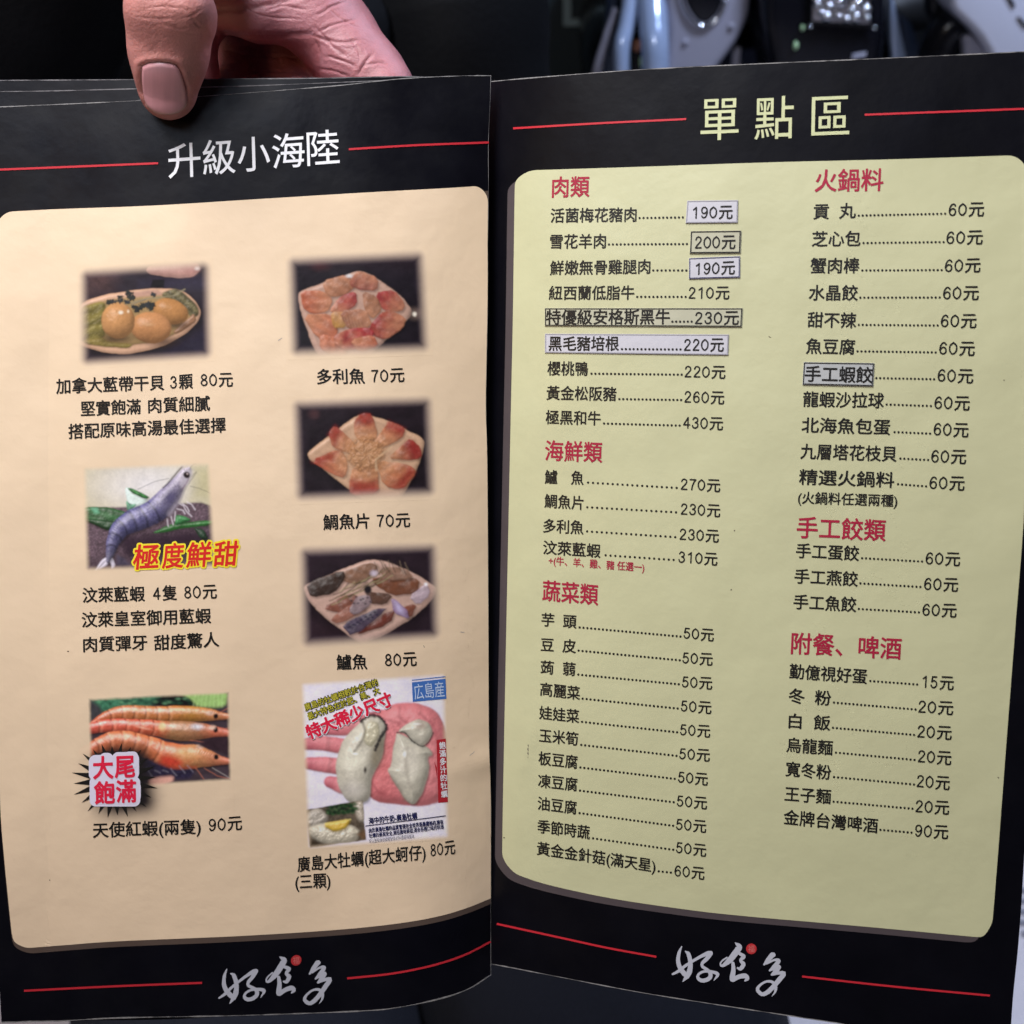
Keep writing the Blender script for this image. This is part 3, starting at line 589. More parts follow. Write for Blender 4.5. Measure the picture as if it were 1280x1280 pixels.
def photo_material():
    m = paper('photo_print', CREAM, spec=.3); nt = m.node_tree; b = nt.nodes['Principled BSDF']; src_ = b.inputs['Base Color'].links[0].from_socket
    at = nt.nodes.new('ShaderNodeAttribute'); at.attribute_name = 'ink'; mx = nt.nodes.new('ShaderNodeMix'); mx.data_type = 'RGBA'
    nt.links.new(at.outputs['Alpha'], mx.inputs[0]); nt.links.new(src_, mx.inputs[6]); nt.links.new(at.outputs['Color'], mx.inputs[7]); nt.links.new(mx.outputs[2], b.inputs['Base Color'])
    return m
M_PHOTO = photo_material()

def photo_scallops():
    p = Paint([(101, 337), (261.5, 326.5), (264.5, 448), (102, 457.5)], (90, 300), 0.1484, gain=.74, grow=1.065, cr=14)
    p.fill((40, 31, 42), .4, 12); p.poly([(85, 240), (430, 220), (300, 420), (85, 480)], (92, 66, 66), 110, .4, op=.8); p.poly([(560, 330), (1180, 300), (1180, 420), (560, 400)], (56, 50, 74), 50, op=.6); p.poly([(820, 900), (1180, 700), (1180, 1060), (700, 1060)], (40, 36, 60), 80, op=.7)
    sd = p.P([(620, 258), (640, 222), (780, 190), (1040, 180), (1090, 240), (1030, 312), (900, 322), (760, 306), (660, 290)]); p.relief(sd, (216, 164, 150), R=60, amp=.4, f=8, spec=.12, amb=.6); p.poly([(930, 200), (1040, 195), (1080, 240), (1010, 300), (940, 280)], (188, 130, 120), 40, op=.6); p.ell(1056, 238, 20, 15, (245, 228, 220), 12)
    p.poly([(680, 335), (782, 335), (775, 402), (662, 402)], (18, 14, 22), 8, sharp=True)
    plate = [(40, 534), (300, 455), (500, 425), (700, 405), (850, 408), (980, 450), (1060, 540), (1088, 620), (1060, 690), (960, 790), (800, 880), (650, 930), (450, 965), (280, 950), (150, 915), (40, 875)]
    sd = p.P(plate); sh = np.clip(.5 - p.shift(sd, 2, 4) / 60, 0, 1) * .6; p.c *= (1 - sh)[:, None]; p.relief(sd, (226, 176, 142), R=34, amp=.25, f=9, amb=.62, spec=.22, p=30)
    inn = p.P([(40, 575), (250, 512), (500, 478), (760, 450), (930, 474), (1030, 556), (1058, 636), (1010, 700), (900, 786), (750, 846), (600, 878), (400, 898), (250, 882), (40, 842)])
    p.relief(inn, (170, 138, 84), R=30, amp=.5, f=7, amb=.6, spec=.05, op=.95, soft=12)
    leaf = p.P([(40, 575), (280, 505), (290, 640), (290, 800), (200, 868), (40, 850)]); vein = .5 + .5 * np.sin((p.y + .35 * p.x) / 16 + 3 * p.n(9, 2)); tint = lin((138, 124, 56))[None] * (.72 + .55 * vein)[:, None]; p.relief(leaf, None, R=40, amp=1.6, f=5, amb=.5, spec=.10, tint=tint, soft=14)
    p.relief(p.P([(80, 850), (260, 815), (300, 860), (520, 875), (480, 915), (300, 905), (130, 885)]), (156, 136, 66), R=30, amp=1.2, f=4, amb=.5, spec=.08, soft=12)
    p.poly([(500, 440), (720, 415), (770, 462), (520, 482)], (208, 160, 138), 16, .1)
    leaf = p.P([(730, 462), (860, 402), (960, 455), (1064, 560), (1072, 640), (1000, 650), (900, 540)]); vein = .5 + .5 * np.sin((p.x * .8 - p.y) / 13 + 3 * p.n(7, 5)); p.relief(leaf, None, R=30, amp=1.6, f=4, amb=.45, spec=.12, tint=lin((116, 106, 70))[None] * (.65 + .7 * vein)[:, None], soft=10)
    p.relief(p.P([(1000, 640), (1030, 618), (1052, 680), (980, 735), (880, 795), (850, 775)]), (178, 128, 92), R=20, amp=.6, soft=8)
    for cx, cy, rx, ry in ((375, 828, 118, 44), (740, 850, 110, 40), (880, 712, 90, 40), (560, 760, 50, 60)): p.ell(cx, cy, rx, ry, (62, 40, 28), 40, op=.85)
    for cx, cy, rx, ry, an, col in ((828, 602, 152, 106, .3, (200, 138, 74)), (665, 738, 174, 132, .1, (212, 146, 88)), (390, 680, 142, 152, 0, (216, 154, 92))):
        ca, sa = math.cos(an), math.sin(an); dx, dy = p.x - cx, p.y - cy; ex, ey = (dx * ca + dy * sa) / rx, (-dx * sa + dy * ca) / ry; r = np.hypot(ex, ey) + .05 * (p.n(14, cx % 9) - .5); h = min(rx, ry) * np.sqrt(np.clip(1 - r ** 2, 0, 1)) * .75
        fib = .9 + .2 * p.n(2.2, cx % 5); tint = lin(col)[None] * fib[:, None] * (1 - .25 * np.clip(ey, 0, 1))[:, None]
        p.relief((r - 1) * min(rx, ry), None, h=h, amp=.35, f=4, amb=.46, spec=.20, p=40, soft=6, tint=tint)
    p.ell(410, 610, 20, 14, (255, 240, 215), 9); p.ell(474, 600, 9, 13, (250, 225, 190), 7); p.ell(640, 712, 34, 12, (240, 190, 140), 16, op=.6); p.ell(800, 560, 24, 9, (228, 170, 110), 12, op=.5)
    p.ln([(450, 540), (600, 500), (850, 470), (950, 415)], 9, lin((158, 146, 112)), 5); p.ln([(500, 545), (560, 520), (620, 500)], 8, lin((140, 130, 110)), 5)
    for i, (x, y, r) in enumerate(((318, 525, 26), (345, 518, 26), (300, 535, 16), (405, 478, 22), (410, 512, 28), (480, 450, 30), (500, 484, 34), (465, 520, 24), (550, 580, 34), (600, 556, 30), (636, 545, 36), (672, 545, 26), (662, 575, 24), (685, 460, 24), (520, 560, 22), (470, 432, 14))):
        dx, dy = (p.x - x) / r, (p.y - y) / (r * .8); rr = np.hypot(dx, dy) + 1.5 * (p.n(1.7, i) - .5); p.relief((rr - 1) * r, [(42, 46, 42), (50, 54, 58), (38, 40, 40)][i % 3], R=r * .3, amp=.6, f=1.5, amb=.55, spec=.02, p=12, soft=6)
    p.vignette(); p.build(pageL, D_left, CREAM)

def fish_plate(quad, o, plate, pieces, plate_col, bg, gain, after=None, red=None, warm=(206, 142, 104), grow=1.22, mk=.75):
    p = Paint(quad, o, 0.25, gain=gain, grow=1.065, cr=14); p.fill(bg, .35, 10)
    for k in range(5): p.ell(200 + 130 * k, 60 + 700 * (k % 2), 120, 60, (66, 44, 52), 90, .3, op=.35)
    sd = p.P(plate); sh = np.clip(.5 - p.shift(sd, 0, 5) / 90, 0, 1) * .65; p.c *= (1 - sh)[:, None]
    p.relief(sd, plate_col, R=22, amp=.3, f=10, amb=.62, spec=.16, p=30)
    ins = sd + 26; p.relief(ins, tuple(c * .93 for c in plate_col), R=16, amp=.2, f=8, amb=.75, spec=.04, soft=14, L=(.4, .6, .7), op=.55)
    for i, (pts, col) in enumerate(pieces):
        q = np.array(pts, float); cen = q.mean(0); q = cen + (q - cen) * grow; ax = q[0] - q[len(q) // 2]; th = math.atan2(ax[1], ax[0]) + .5 + i; sd = sdpoly(p.x, p.y, chaikin([tuple(k) for k in q], 1))
        g = (np.cos(th) * (p.x - cen[0]) + np.sin(th) * (p.y - cen[1])); ln_ = (-np.sin(th) * (p.x - cen[0]) + np.cos(th) * (p.y - cen[1])); ext = np.abs(q - cen).max(); k = np.clip(.5 + g / ext * .7 + .5 * (p.n(5, i) - .5), 0, 1)[:, None]
        base = lin(col); grain = (.88 + .24 * (.5 + .5 * np.sin(ln_ / 7.5 + 4 * p.n(7, i + 2))))[:, None]
        if red is not None: k = np.clip((red[2] - np.hypot((p.x - red[0]), (p.y - red[1]) * 1.15) + 30 * (p.n(5, i) - .5)) / red[3], 0, 1)[:, None]
        tint = (base * (1 - k * mk) + lin(warm) * k * mk) * grain
        p.relief(sd, None, h=4 * np.clip(-sd / 6, 0, 1) ** .7 + 8 * np.clip(-sd / 60, 0, 1), amp=.42, f=4.0, amb=.60, spec=.22, p=14, soft=4, op=.95, tint=tint, shadow=.42, seed=i + 2, gloss=np.clip(2.6 * p.n(6, i + 4) - .9, 0, 1.6))
    if after: after(p)
    p.vignette((124, 100, 138), 19); p.build(pageL, D_left, CREAM)

def photo_dory():
    pieces = [([(345, 212), (450, 180), (482, 232), (440, 272), (368, 276)], (166, 104, 72)), ([(480, 205), (520, 160), (602, 200), (592, 246), (530, 246), (482, 226)], (150, 70, 62)), ([(235, 265), (330, 262), (372, 300), (352, 350), (280, 362), (243, 330)], (190, 96, 62)),
              ([(608, 272), (690, 258), (736, 320), (720, 352), (640, 346)], (168, 52, 54)), ([(540, 268), (600, 290), (622, 350), (580, 386), (545, 340)], (158, 104, 76)), ([(380, 345), (430, 285), (490, 268), (492, 322), (450, 352), (400, 362)], (172, 54, 54)),
              ([(250, 385), (370, 378), (402, 440), (380, 492), (310, 482)], (192, 100, 66)), ([(380, 362), (472, 370), (445, 432), (390, 432)], (190, 138, 60)), ([(430, 362), (540, 350), (572, 430), (470, 446)], (152, 92, 68)), ([(580, 432), (650, 358), (738, 396), (722, 440), (650, 486), (600, 472)], (158, 44, 42)),
              ([(330, 478), (420, 500), (450, 562), (380, 576), (330, 540)], (202, 112, 76)), ([(400, 480), (480, 448), (572, 452), (562, 520), (460, 546), (410, 522)], (176, 50, 54)), ([(480, 502), (582, 480), (602, 530), (520, 556)], (194, 104, 70))]
    def after(p):
        p.ell(466, 180, 15, 8, (246, 242, 244), 7); p.ell(800, 368, 34, 26, (128, 106, 96), 22, op=.8); p.ell(793, 370, 10, 10, (255, 244, 226), 7); p.ell(320, 120, 40, 26, (96, 48, 50), 26, op=.6)
        p.poly([(430, 478), (452, 458), (472, 500), (440, 520)], (156, 30, 46), 18, op=.8)
        for k in range(6): p.ln([(440 + k * 14, 380), (452 + k * 15, 434)], 3, lin((200, 150, 110)), 4, .5)
    fish_plate([(360, 321), (529.5, 313), (536, 440), (364, 446)], (320, 300), [(205, 272), (240, 248), (440, 178), (530, 150), (600, 190), (720, 270), (780, 350), (770, 388), (700, 452), (600, 545), (560, 590), (310, 590), (270, 490), (225, 360)], pieces, (208, 166, 146), (34, 27, 36), .74, after)
def photo_bream():
    pieces = [([(285, 1108), (420, 1050), (452, 1110), (440, 1182), (380, 1162)], (178, 76, 54)), ([(370, 972), (400, 935), (450, 980), (500, 1030), (450, 1056), (390, 1032)], (164, 62, 52)), ([(495, 912), (530, 875), (577, 880), (602, 980), (560, 1012), (500, 980)], (162, 60, 50)),
              ([(640, 952), (660, 912), (738, 945), (720, 992), (610, 1040), (590, 1012)], (178, 78, 58)), ([(735, 1032), (770, 1000), (816, 1040), (822, 1088), (760, 1096), (670, 1088)], (160, 54, 46)), ([(610, 1110), (760, 1130), (792, 1160), (730, 1240), (650, 1226)], (184, 94, 62)), ([(475, 1200), (490, 1138), (600, 1138), (602, 1266), (475, 1266)], (178, 74, 54))]
    def after(p):
        for pts in ([(495, 905), (530, 872), (577, 878), (585, 922), (540, 927)], [(650, 935), (664, 910), (740, 943), (728, 972)], [(738, 1020), (772, 998), (820, 1042), (817, 1082), (775, 1060)], [(364, 975), (398, 930), (428, 955), (395, 1027)], [(283, 1108), (360, 1070), (422, 1050), (380, 1102)], [(473, 1205), (604, 1205), (604, 1268), (473, 1268)], [(792, 1160), (735, 1240), (690, 1230), (770, 1140)]):
            p.poly(pts, (150, 34, 32), 22, .4, 3, op=.7)
        d = np.hypot((p.x - 550) / 96, (p.y - 1072) / 84) + .4 * (p.n(4, 3) - .5); p.relief((d - 1) * 84, (194, 136, 88), R=40, amp=1.4, f=3, amb=.5, spec=.18, soft=26, op=.9)
        for k in range(14):
            t = k * 0.45 + .3 * math.sin(k * 3); p.ln([(548 + 16 * math.cos(t), 1072 + 14 * math.sin(t)), (548 + (40 + 14 * (k % 3)) * math.cos(t + .4), 1072 + (32 + 10 * (k % 3)) * math.sin(t + .4))], 4, lin([(112, 74, 52), (224, 176, 126)][k % 2]), 4, .6)
        p.ln([(600, 1150), (600, 1100), (680, 1030)], 6, lin((230, 196, 156)), 6, .7); p.ell(290, 870, 22, 20, (92, 58, 60), 20, op=.6)
    fish_plate([(366, 500), (539, 495), (543.5, 620.5), (370.5, 627)], (320, 300), [(253, 1065), (350, 990), (430, 930), (525, 865), (640, 895), (760, 950), (842, 995), (838, 1060), (800, 1160), (715, 1310), (545, 1310), (430, 1220), (330, 1140), (270, 1100)], pieces, (216, 172, 138), (38, 29, 36), .84, after, red=(550, 1075, 238, 110), warm=(212, 154, 106), grow=1.16)
def photo_bass():
    pieces = [([(420, 472), (560, 418), (602, 440), (520, 520), (440, 502)], (134, 96, 74)), ([(262, 520), (424, 458), (436, 500), (384, 562), (286, 580)], (34, 22, 18)), ([(580, 500), (700, 482), (808, 500), (792, 560), (680, 572)], (118, 66, 40)), ([(620, 440), (740, 440), (780, 490), (660, 500)], (150, 112, 92)),
              ([(340, 640), (470, 570), (520, 600), (440, 660)], (128, 72, 56)), ([(560, 560), (680, 575), (640, 620), (570, 610)], (84, 54, 42)), ([(380, 690), (480, 620), (560, 640), (420, 716)], (158, 100, 82)),
              ([(500, 592), (560, 578), (574, 620), (500, 672), (470, 652)], (142, 122, 128)), ([(690, 650), (800, 620), (770, 690)], (126, 66, 48)), ([(490, 772), (690, 640), (665, 722)], (104, 38, 26)), ([(440, 720), (590, 650), (650, 650), (490, 776)], (66, 58, 84)), ([(680, 590), (750, 645), (760, 690), (690, 660)], (150, 124, 160)), ([(770, 582), (850, 520), (866, 570), (810, 622)], (190, 168, 180))]
    def after(p):
        for k in range(26):
            x = 370 + 9.5 * k; y = 604 - 4.2 * k + 26 * math.sin(k * 2.1); p.ln([(x, y), (x + 40, y - 18 + 6 * math.sin(k)), (x + 74, y - 44 + 10 * math.cos(k * 1.7))], 5, lin([(92, 78, 50), (170, 156, 116), (60, 52, 38), (120, 104, 72)][k % 4]), 4, .85)
        for k in range(12): p.ln([(590 + 14 * k, 412 + 12 * math.sin(k * 2)), (620 + 13 * k, 458 + 14 * math.cos(k * 1.3))], 4, lin([(58, 46, 36), (132, 112, 92)][k % 2]), 4, .75)
        p.ell(560, 548, 20, 22, (34, 28, 32), 8); p.ell(590, 465, 18, 14, (206, 190, 206), 10); p.ell(850, 520, 9, 8, (250, 246, 250), 6); p.ell(715, 640, 12, 30, (196, 182, 220), 12, ang=-.6)
        for k in range(9): p.ell(476 + 12 * k, 604 + 18 * math.sin(k * 2.4), 5, 4, (60, 54, 58), 5)
        for k in range(14): p.ell(462 + 11 * k, 738 - 5.6 * k + 9 * math.sin(k * 3), 6, 4, (44, 38, 58), 5)
    fish_plate([(374.5, 683.5), (545.5, 678.5), (549.5, 798.5), (378.5, 810)], (320, 600), [(228, 540), (270, 515), (420, 450), (580, 390), (720, 430), (850, 500), (908, 540), (880, 602), (780, 692), (650, 772), (540, 818), (490, 802), (390, 722), (290, 642)], pieces, (204, 166, 150), (42, 30, 38), .95, after, warm=(158, 118, 96), grow=1.16, mk=.08)
def photo_blue_shrimp():
    p = Paint([(103, 583), (263, 577), (270.5, 709.5), (106.5, 714.5)], (90, 570), 0.1719, gain=.92, grow=1.01)
    p.fill((200, 186, 140), .06, 30); p.ell(560, 210, 340, 170, (240, 236, 240), 280, .03); p.poly([(880, 60), (1060, 60), (1060, 330), (860, 330)], (198, 188, 140), 90, .05, op=.8)
    gr = p.P([(40, 372), (360, 374), (640, 352), (1080, 330), (1080, 920), (40, 920)]); tint = lin((108, 86, 98))[None] * (.35 + 1.2 * p.n(1.7, 2) ** 1.3)[:, None] * (.7 + .6 * p.n(9, 6))[:, None]; p.relief(gr, None, R=1, amp=.5, f=1.8, amb=.6, spec=.05, tint=tint, soft=10)
    p.poly([(300, 560), (560, 570), (1000, 520), (1000, 700), (420, 800)], (46, 30, 46), 60, .4, 2, op=.9); p.poly([(100, 780), (300, 740), (600, 820), (300, 870)], (66, 50, 60), 40, .5, 2, op=.6)
    def leaf(pts, col, vx, vy, f=11): v = .5 + .5 * np.sin((p.x * vx + p.y * vy) / f + 2 * p.n(9, 4)); p.relief(p.P(pts), None, R=26, amp=.7, f=5, amb=.42, spec=.22, p=14, soft=5, shadow=.3, tint=lin(col)[None] * (.7 + .55 * v)[:, None])
    leaf([(40, 385), (140, 368), (260, 372), (410, 408), (340, 470), (272, 552), (180, 502), (40, 450)], (40, 98, 48), -.3, 1); leaf([(40, 448), (200, 462), (330, 474), (272, 552), (180, 508)], (28, 70, 36), -.3, 1); p.poly([(140, 378), (185, 376), (200, 412), (165, 420)], (120, 196, 160), 16, op=.7)
    p.relief(p.P([(384, 226), (440, 238), (562, 300), (524, 352), (432, 400), (402, 330)]), (222, 238, 232), R=30, amp=.6, f=5, amb=.66, spec=.2, soft=5); leaf([(400, 233), (440, 236), (500, 262), (570, 302), (540, 314), (500, 302), (430, 264)], (52, 128, 60), 1, -.4, 8); leaf([(390, 320), (430, 352), (474, 345), (430, 400), (402, 402)], (108, 170, 136), 1, .3)
    leaf([(570, 564), (700, 498), (850, 478), (1050, 466), (1000, 508), (800, 524), (680, 554)], (46, 118, 50), .2, 1, 9); leaf([(748, 428), (810, 436), (874, 464), (800, 492), (748, 508)], (56, 136, 74), .3, 1); leaf([(880, 515), (960, 535), (1000, 612), (930, 600)], (34, 66, 44), .6, .6)
    p.poly([(320, 715), (370, 735), (430, 800), (330, 805)], (78, 70, 88), 16, .4)
    # tail fan, legs and feelers behind the body
    for a in ([(268, 745, 16), (225, 770, 14), (165, 845, 4)], [(272, 752, 14), (240, 790, 12), (200, 820, 4)], [(285, 755, 16), (300, 790, 14), (292, 815, 6)]): T, S, Rr, sd, h = p.limb(a, 20); p.relief(sd, (214, 206, 222), h=h, amb=.6, spec=.2, soft=5)
    for a in ([(776, 345), (810, 362), (828, 400), (868, 438)], [(800, 345), (838, 372), (850, 405)], [(836, 332), (868, 352), (894, 392)], [(762, 385), (806, 398), (820, 420)], [(750, 405), (745, 470)], [(720, 440), (735, 500)], [(690, 455), (700, 510)]): p.ln(a, 7, lin((226, 216, 226)), 4, .9)
    for a in ([(480, 240), (560, 205), (620, 182), (705, 162)], [(860, 218), (930, 238), (1010, 272)], [(850, 95), (880, 60), (900, 55)], [(870, 150), (905, 112)], [(845, 205), (905, 120)]): p.ln(a, 3.5, lin((74, 64, 72)), 3, .8)
    # body: one curved limb with shell segments
    T, S, Rr, sd, h = p.limb([(262, 762, 16), (282, 690, 34), (305, 610, 50), (352, 530, 68), (430, 478, 82), (525, 438, 86), (612, 392, 88), (680, 325, 84), (728, 262, 70), (776, 196, 52), (822, 130, 36), (850, 92, 14)])
    fr = np.zeros(len(T)); 
    for t0 in (.13, .22, .31, .40, .49, .58): fr += np.exp(-((T + .018 * S ** 2 - t0) / .010) ** 2)
    lt = np.zeros(len(T))
    for t0 in (.15, .24, .33, .42, .51): lt += np.exp(-((T + .018 * S ** 2 - t0) / .016) ** 2)
    base = p.grad2([(0, (120, 116, 140)), (.12, (96, 92, 132)), (.35, (92, 90, 138)), (.58, (104, 100, 146)), (.68, (134, 126, 158)), (.85, (150, 140, 164)), (1, (206, 194, 206))], T)
    dors = np.clip(-S, -1, 1)[:, None]; base = base * (1.0 + .28 * np.clip(dors, 0, 1) - .38 * np.clip(-dors, 0, 1) ** 2); speck = np.where(p.n(1.4, 12) > .60, .72, 1.04)[:, None]
    base = base * speck * (1 - .55 * np.clip(fr, 0, 1))[:, None] + lin((178, 172, 206))[None] * (.30 * np.clip(lt, 0, 1) * np.clip(1 - np.abs(S + .3), 0, 1))[:, None]
    p.relief(sd, None, h=h, amp=.35, f=3, amb=.44, spec=.32, p=22, soft=5, tint=base, shadow=.45, L=(-.5, -.6, .62))
    p.ell(712, 302, 34, 54, (72, 66, 104), 30, ang=.5, op=.8); p.poly([(690, 420), (760, 330), (800, 260), (820, 230), (770, 360), (710, 445)], (190, 178, 194), 22, .3, op=.55)
    p.poly([(775, 165), (852, 95), (886, 102), (852, 190), (800, 240), (782, 205)], (212, 202, 214), 16, .3, op=.6); p.ln([(802, 78), (742, 145), (690, 205), (664, 230)], 11, lin((40, 30, 44)), 5, .85); p.ln([(812, 84), (770, 140), (720, 200)], 5, lin((196, 188, 214)), 5, .5)
    p.ln([(800, 240), (835, 190), (850, 150)], 6, lin((120, 84, 110)), 5, .7); p.ell(832, 137, 25, 24, (28, 12, 18), 7); p.ell(838, 129, 7, 6, (200, 180, 180), 5); p.ln([(800, 78), (870, 62)], 5, lin((214, 200, 210)), 4, .8)
    e = Print(D_left)
    for ch, x0, x1, y in (('極', 166, 199, 696), ('度', 202, 230.5, 694.5), ('鮮', 232, 264.5, 693.2), ('甜', 267, 298.5, 692)):
        for b, m, o_ in ((0.085, M_YELLOW, 0.00018), (0.018, M_BRIGHTRED, 0.00024)):
            g = 2.2 if b > .05 else 0; e.text(ch, x0 - g, y + .8, x1 + g, y - .8, 33, m, off=o_, bold=b, shear=.12, lean=0.02)
    p.build(pageL, D_left, CREAM, e)
def photo_red_shrimp():
    p = Paint([(88, 870), (291, 861), (293, 1030), (92, 1038)], (90, 850), 0.1719, gain=1.12)
    q = [(112, 128), (1148, 80), (1165, 735), (128, 800)]; d = sdpoly(p.x, p.y, q); p.a = np.clip(-d / 34, 0, 1); p.a = p.a * p.a * (3 - 2 * p.a)
    p.fill((66, 54, 62), .3); p.poly([(110, 120), (740, 95), (560, 200), (240, 270)], (58, 116, 88), 30, .6, 3); p.poly([(110, 130), (200, 190), (240, 270), (110, 310)], (58, 58, 62), 24, .3)
    p.poly([(740, 90), (1140, 70), (1120, 200), (900, 195), (850, 130)], (152, 192, 108), 18, .2, 5); p.poly([(570, 182), (640, 120), (740, 95), (850, 130), (912, 190), (700, 205)], (20, 18, 22), 18, .3)
    for k in range(9): p.ell(400 + 45 * k, 160 + 14 * math.sin(k * 2.2), 24, 14, (30, 50, 42), 16, op=.55)
    for k in range(40): p.ell(190 + 17 * k + 10 * math.sin(k * 5), 120 + 50 * abs(math.sin(k * 2.3)), 16, 9, [(24, 60, 44), (110, 168, 120), (40, 92, 66)][k % 3], 9, .5, op=.5)
    for k in range(8): p.ln([(880 + 30 * k, 190), (900 + 28 * k, 85)], 6, lin((190, 222, 150)), 9, .5)
    def prawn(pts, stops, segs, head, seed):
        T, S, Rr, sd, h = p.limb([(x, y, r * 1.08) for x, y, r in pts]); c = 1.12 * p.grad2(stops, T); fr = sum(np.exp(-((T + .012 * S ** 2 - t) / .007) ** 2) for t in segs); lt = sum(np.exp(-((T + .012 * S ** 2 - t - .016) / .010) ** 2) for t in segs)
        c = c * (1 - .18 * np.clip(S, 0, 1) ** 2)[:, None] * (.78 + .44 * p.n(3, seed))[:, None] * (1 - .42 * np.clip(fr, 0, 1))[:, None] + lin((246, 190, 150))[None] * (.22 * np.clip(lt, 0, 1))[:, None]
        c = np.where((p.n(1.6, seed + 3) > .66)[:, None], c * np.array([.95, .80, .74]), c)
        p.relief(sd, None, h=h, amp=.22, f=3.4, amb=.46, spec=.50, p=26, soft=5, tint=c, shadow=.55, L=(-.15, -.75, .64), gloss=.35 + 1.3 * p.n(6, seed + 6), seed=seed)
    prawn([(150, 312, 16), (250, 268, 36), (350, 244, 50), (480, 242, 52), (620, 250, 52), (760, 246, 56), (880, 246, 52), (1000, 252, 42), (1080, 260, 26), (1190, 268, 14)], [(0, (196, 92, 56)), (.3, (186, 112, 62)), (.55, (192, 118, 58)), (.7, (186, 128, 50)), (.85, (196, 128, 78)), (1, (206, 120, 84))], (.14, .22, .30, .38, .46, .54), .6, 3)
    prawn([(90, 362, 34), (220, 336, 42), (360, 332, 46), (500, 338, 48), (620, 352, 54), (740, 368, 64), (850, 372, 66), (960, 370, 50), (1050, 378, 34), (1190, 390, 18)], [(0, (204, 84, 68)), (.3, (212, 92, 66)), (.48, (206, 96, 62)), (.58, (172, 122, 80)), (.75, (166, 112, 78)), (.86, (196, 104, 74)), (1, (210, 108, 86))], (.10, .19, .28, .37, .46), .6, 5)
    prawn([(90, 530, 40), (200, 472, 52), (320, 444, 68), (440, 456, 72), (560, 492, 76), (680, 542, 86), (800, 562, 88), (900, 556, 78), (1000, 572, 52), (1080, 586, 30), (1190, 597, 12)], [(0, (206, 104, 68)), (.3, (220, 124, 76)), (.5, (218, 118, 70)), (.62, (206, 112, 70)), (.74, (204, 140, 88)), (.86, (190, 118, 82)), (1, (214, 116, 88))], (.10, .18, .26, .34, .42, .50), .6, 8)
    p.poly([(636, 548), (760, 556), (806, 612), (720, 640), (650, 614)], (196, 46, 30), 34, .35, op=.85); p.ell(820, 530, 70, 34, (232, 182, 112), 34, op=.7); p.ln([(640, 600), (760, 642), (900, 634)], 12, lin((168, 56, 36)), 12, .7)
    p.ell(655, 336, 22, 30, (250, 214, 150), 16, op=.8); p.ell(910, 340, 38, 18, (232, 230, 240), 16, .5, op=.9); p.ell(460, 220, 40, 7, (250, 214, 176), 9, op=.8); p.ell(780, 214, 32, 7, (252, 222, 160), 9, op=.8); p.ell(510, 345, 46, 6, (252, 190, 160), 8, op=.7, ang=.25); p.ell(880, 515, 30, 8, (248, 220, 180), 9, op=.7)
    for a in ([(1050, 250), (1120, 210), (1165, 200)], [(1060, 370), (1165, 340)], [(1080, 590), (1165, 560)], [(960, 640), (1060, 700), (1165, 720)], [(900, 640), (960, 720)], [(300, 520), (340, 560)], [(860, 440), (960, 450)]): p.ln(a, 4, lin((206, 120, 92)), 4, .7)
    for x, y in ((1045, 262), (1046, 362), (1048, 560)): p.ell(x, y, 17, 20, (26, 18, 22), 6)
    for x, y in ((1000, 240), (1020, 345), (930, 485)): p.ell(x, y, 26, 16, (226, 190, 170), 10, .5, op=.8)
    p.poly([(900, 470), (1010, 415), (1170, 412), (1170, 560), (1040, 520)], (52, 36, 44), 16, .3); p.poly([(500, 550), (620, 600), (720, 650), (900, 650), (860, 720), (700, 720), (520, 690)], (44, 38, 62), 20, .6, 2)
    for k in range(6): p.ln([(540 + 60 * k, 640 + 20 * math.sin(k)), (580 + 60 * k, 680 + 14 * math.cos(k * 2))], 7, lin((150, 144, 160)), 6, .5)
    p.poly([(560, 720), (640, 705), (742, 695), (735, 742), (640, 775), (560, 765)], (222, 164, 146), 16, .06); p.ln([(1020, 640), (1160, 720)], 4, lin((190, 180, 176)), 4, .7)
    # dark glow printed under the burst
    g = np.exp(-np.clip(sdpoly(p.x, p.y, [(150, 560), (480, 560), (520, 880), (160, 920)]), 0, None) ** 2 / (2 * 70 ** 2)); wgt = np.clip((p.x - 120) / 200, 0, 1) * .9 + .1
    ga = np.clip(g * wgt, 0, 1) * np.clip(p.ed / 8, 0, 1); a0 = p.a.copy(); p.mix(np.repeat(lin((32, 28, 30))[None], len(p.x), 0), ga); p.a = 1 - (1 - a0) * (1 - ga)
    cz = lambda x, y: (90 + x * .1719, 850 + y * .1719); e = Print(D_left)
    for k in range(24):
        a = 2 * math.pi * (k + .3) / 24; r0, r1 = 165, 255 + 45 * abs(math.cos(a)) + (18 if k % 2 else 0); c = (310, 730)
        e.fan([cz(c[0] + r1 * math.cos(a), c[1] - r1 * math.sin(a) * .98), cz(c[0] + r0 * math.cos(a + .15), c[1] - r0 * math.sin(a + .15)), cz(c[0] + r0 * math.cos(a - .15), c[1] - r0 * math.sin(a - .15))], M_INK, 0.00016 + k * 2e-6)
    def blob(x0, y0, x1, y1, r, off):
        pts = [cz(cx + r * math.cos(t), cy - r * math.sin(t)) for cx, cy, s_ in ((x1 - r, y0 + r, 0), (x0 + r, y0 + r, 1), (x0 + r, y1 - r, 2), (x1 - r, y1 - r, 3)) for t in np.linspace(s_, s_ + 1, 8) * math.pi / 2]
        e.fan(pts, M_LAV, off)
    blob(122, 545, 300, 735, 50, .00022); blob(290, 524, 488, 725, 48, .000224); blob(128, 700, 496, 920, 45, .000228); blob(200, 530, 300, 640, 40, .000232); blob(380, 520, 480, 640, 34, .000236); blob(140, 720, 500, 905, 60, .00024)
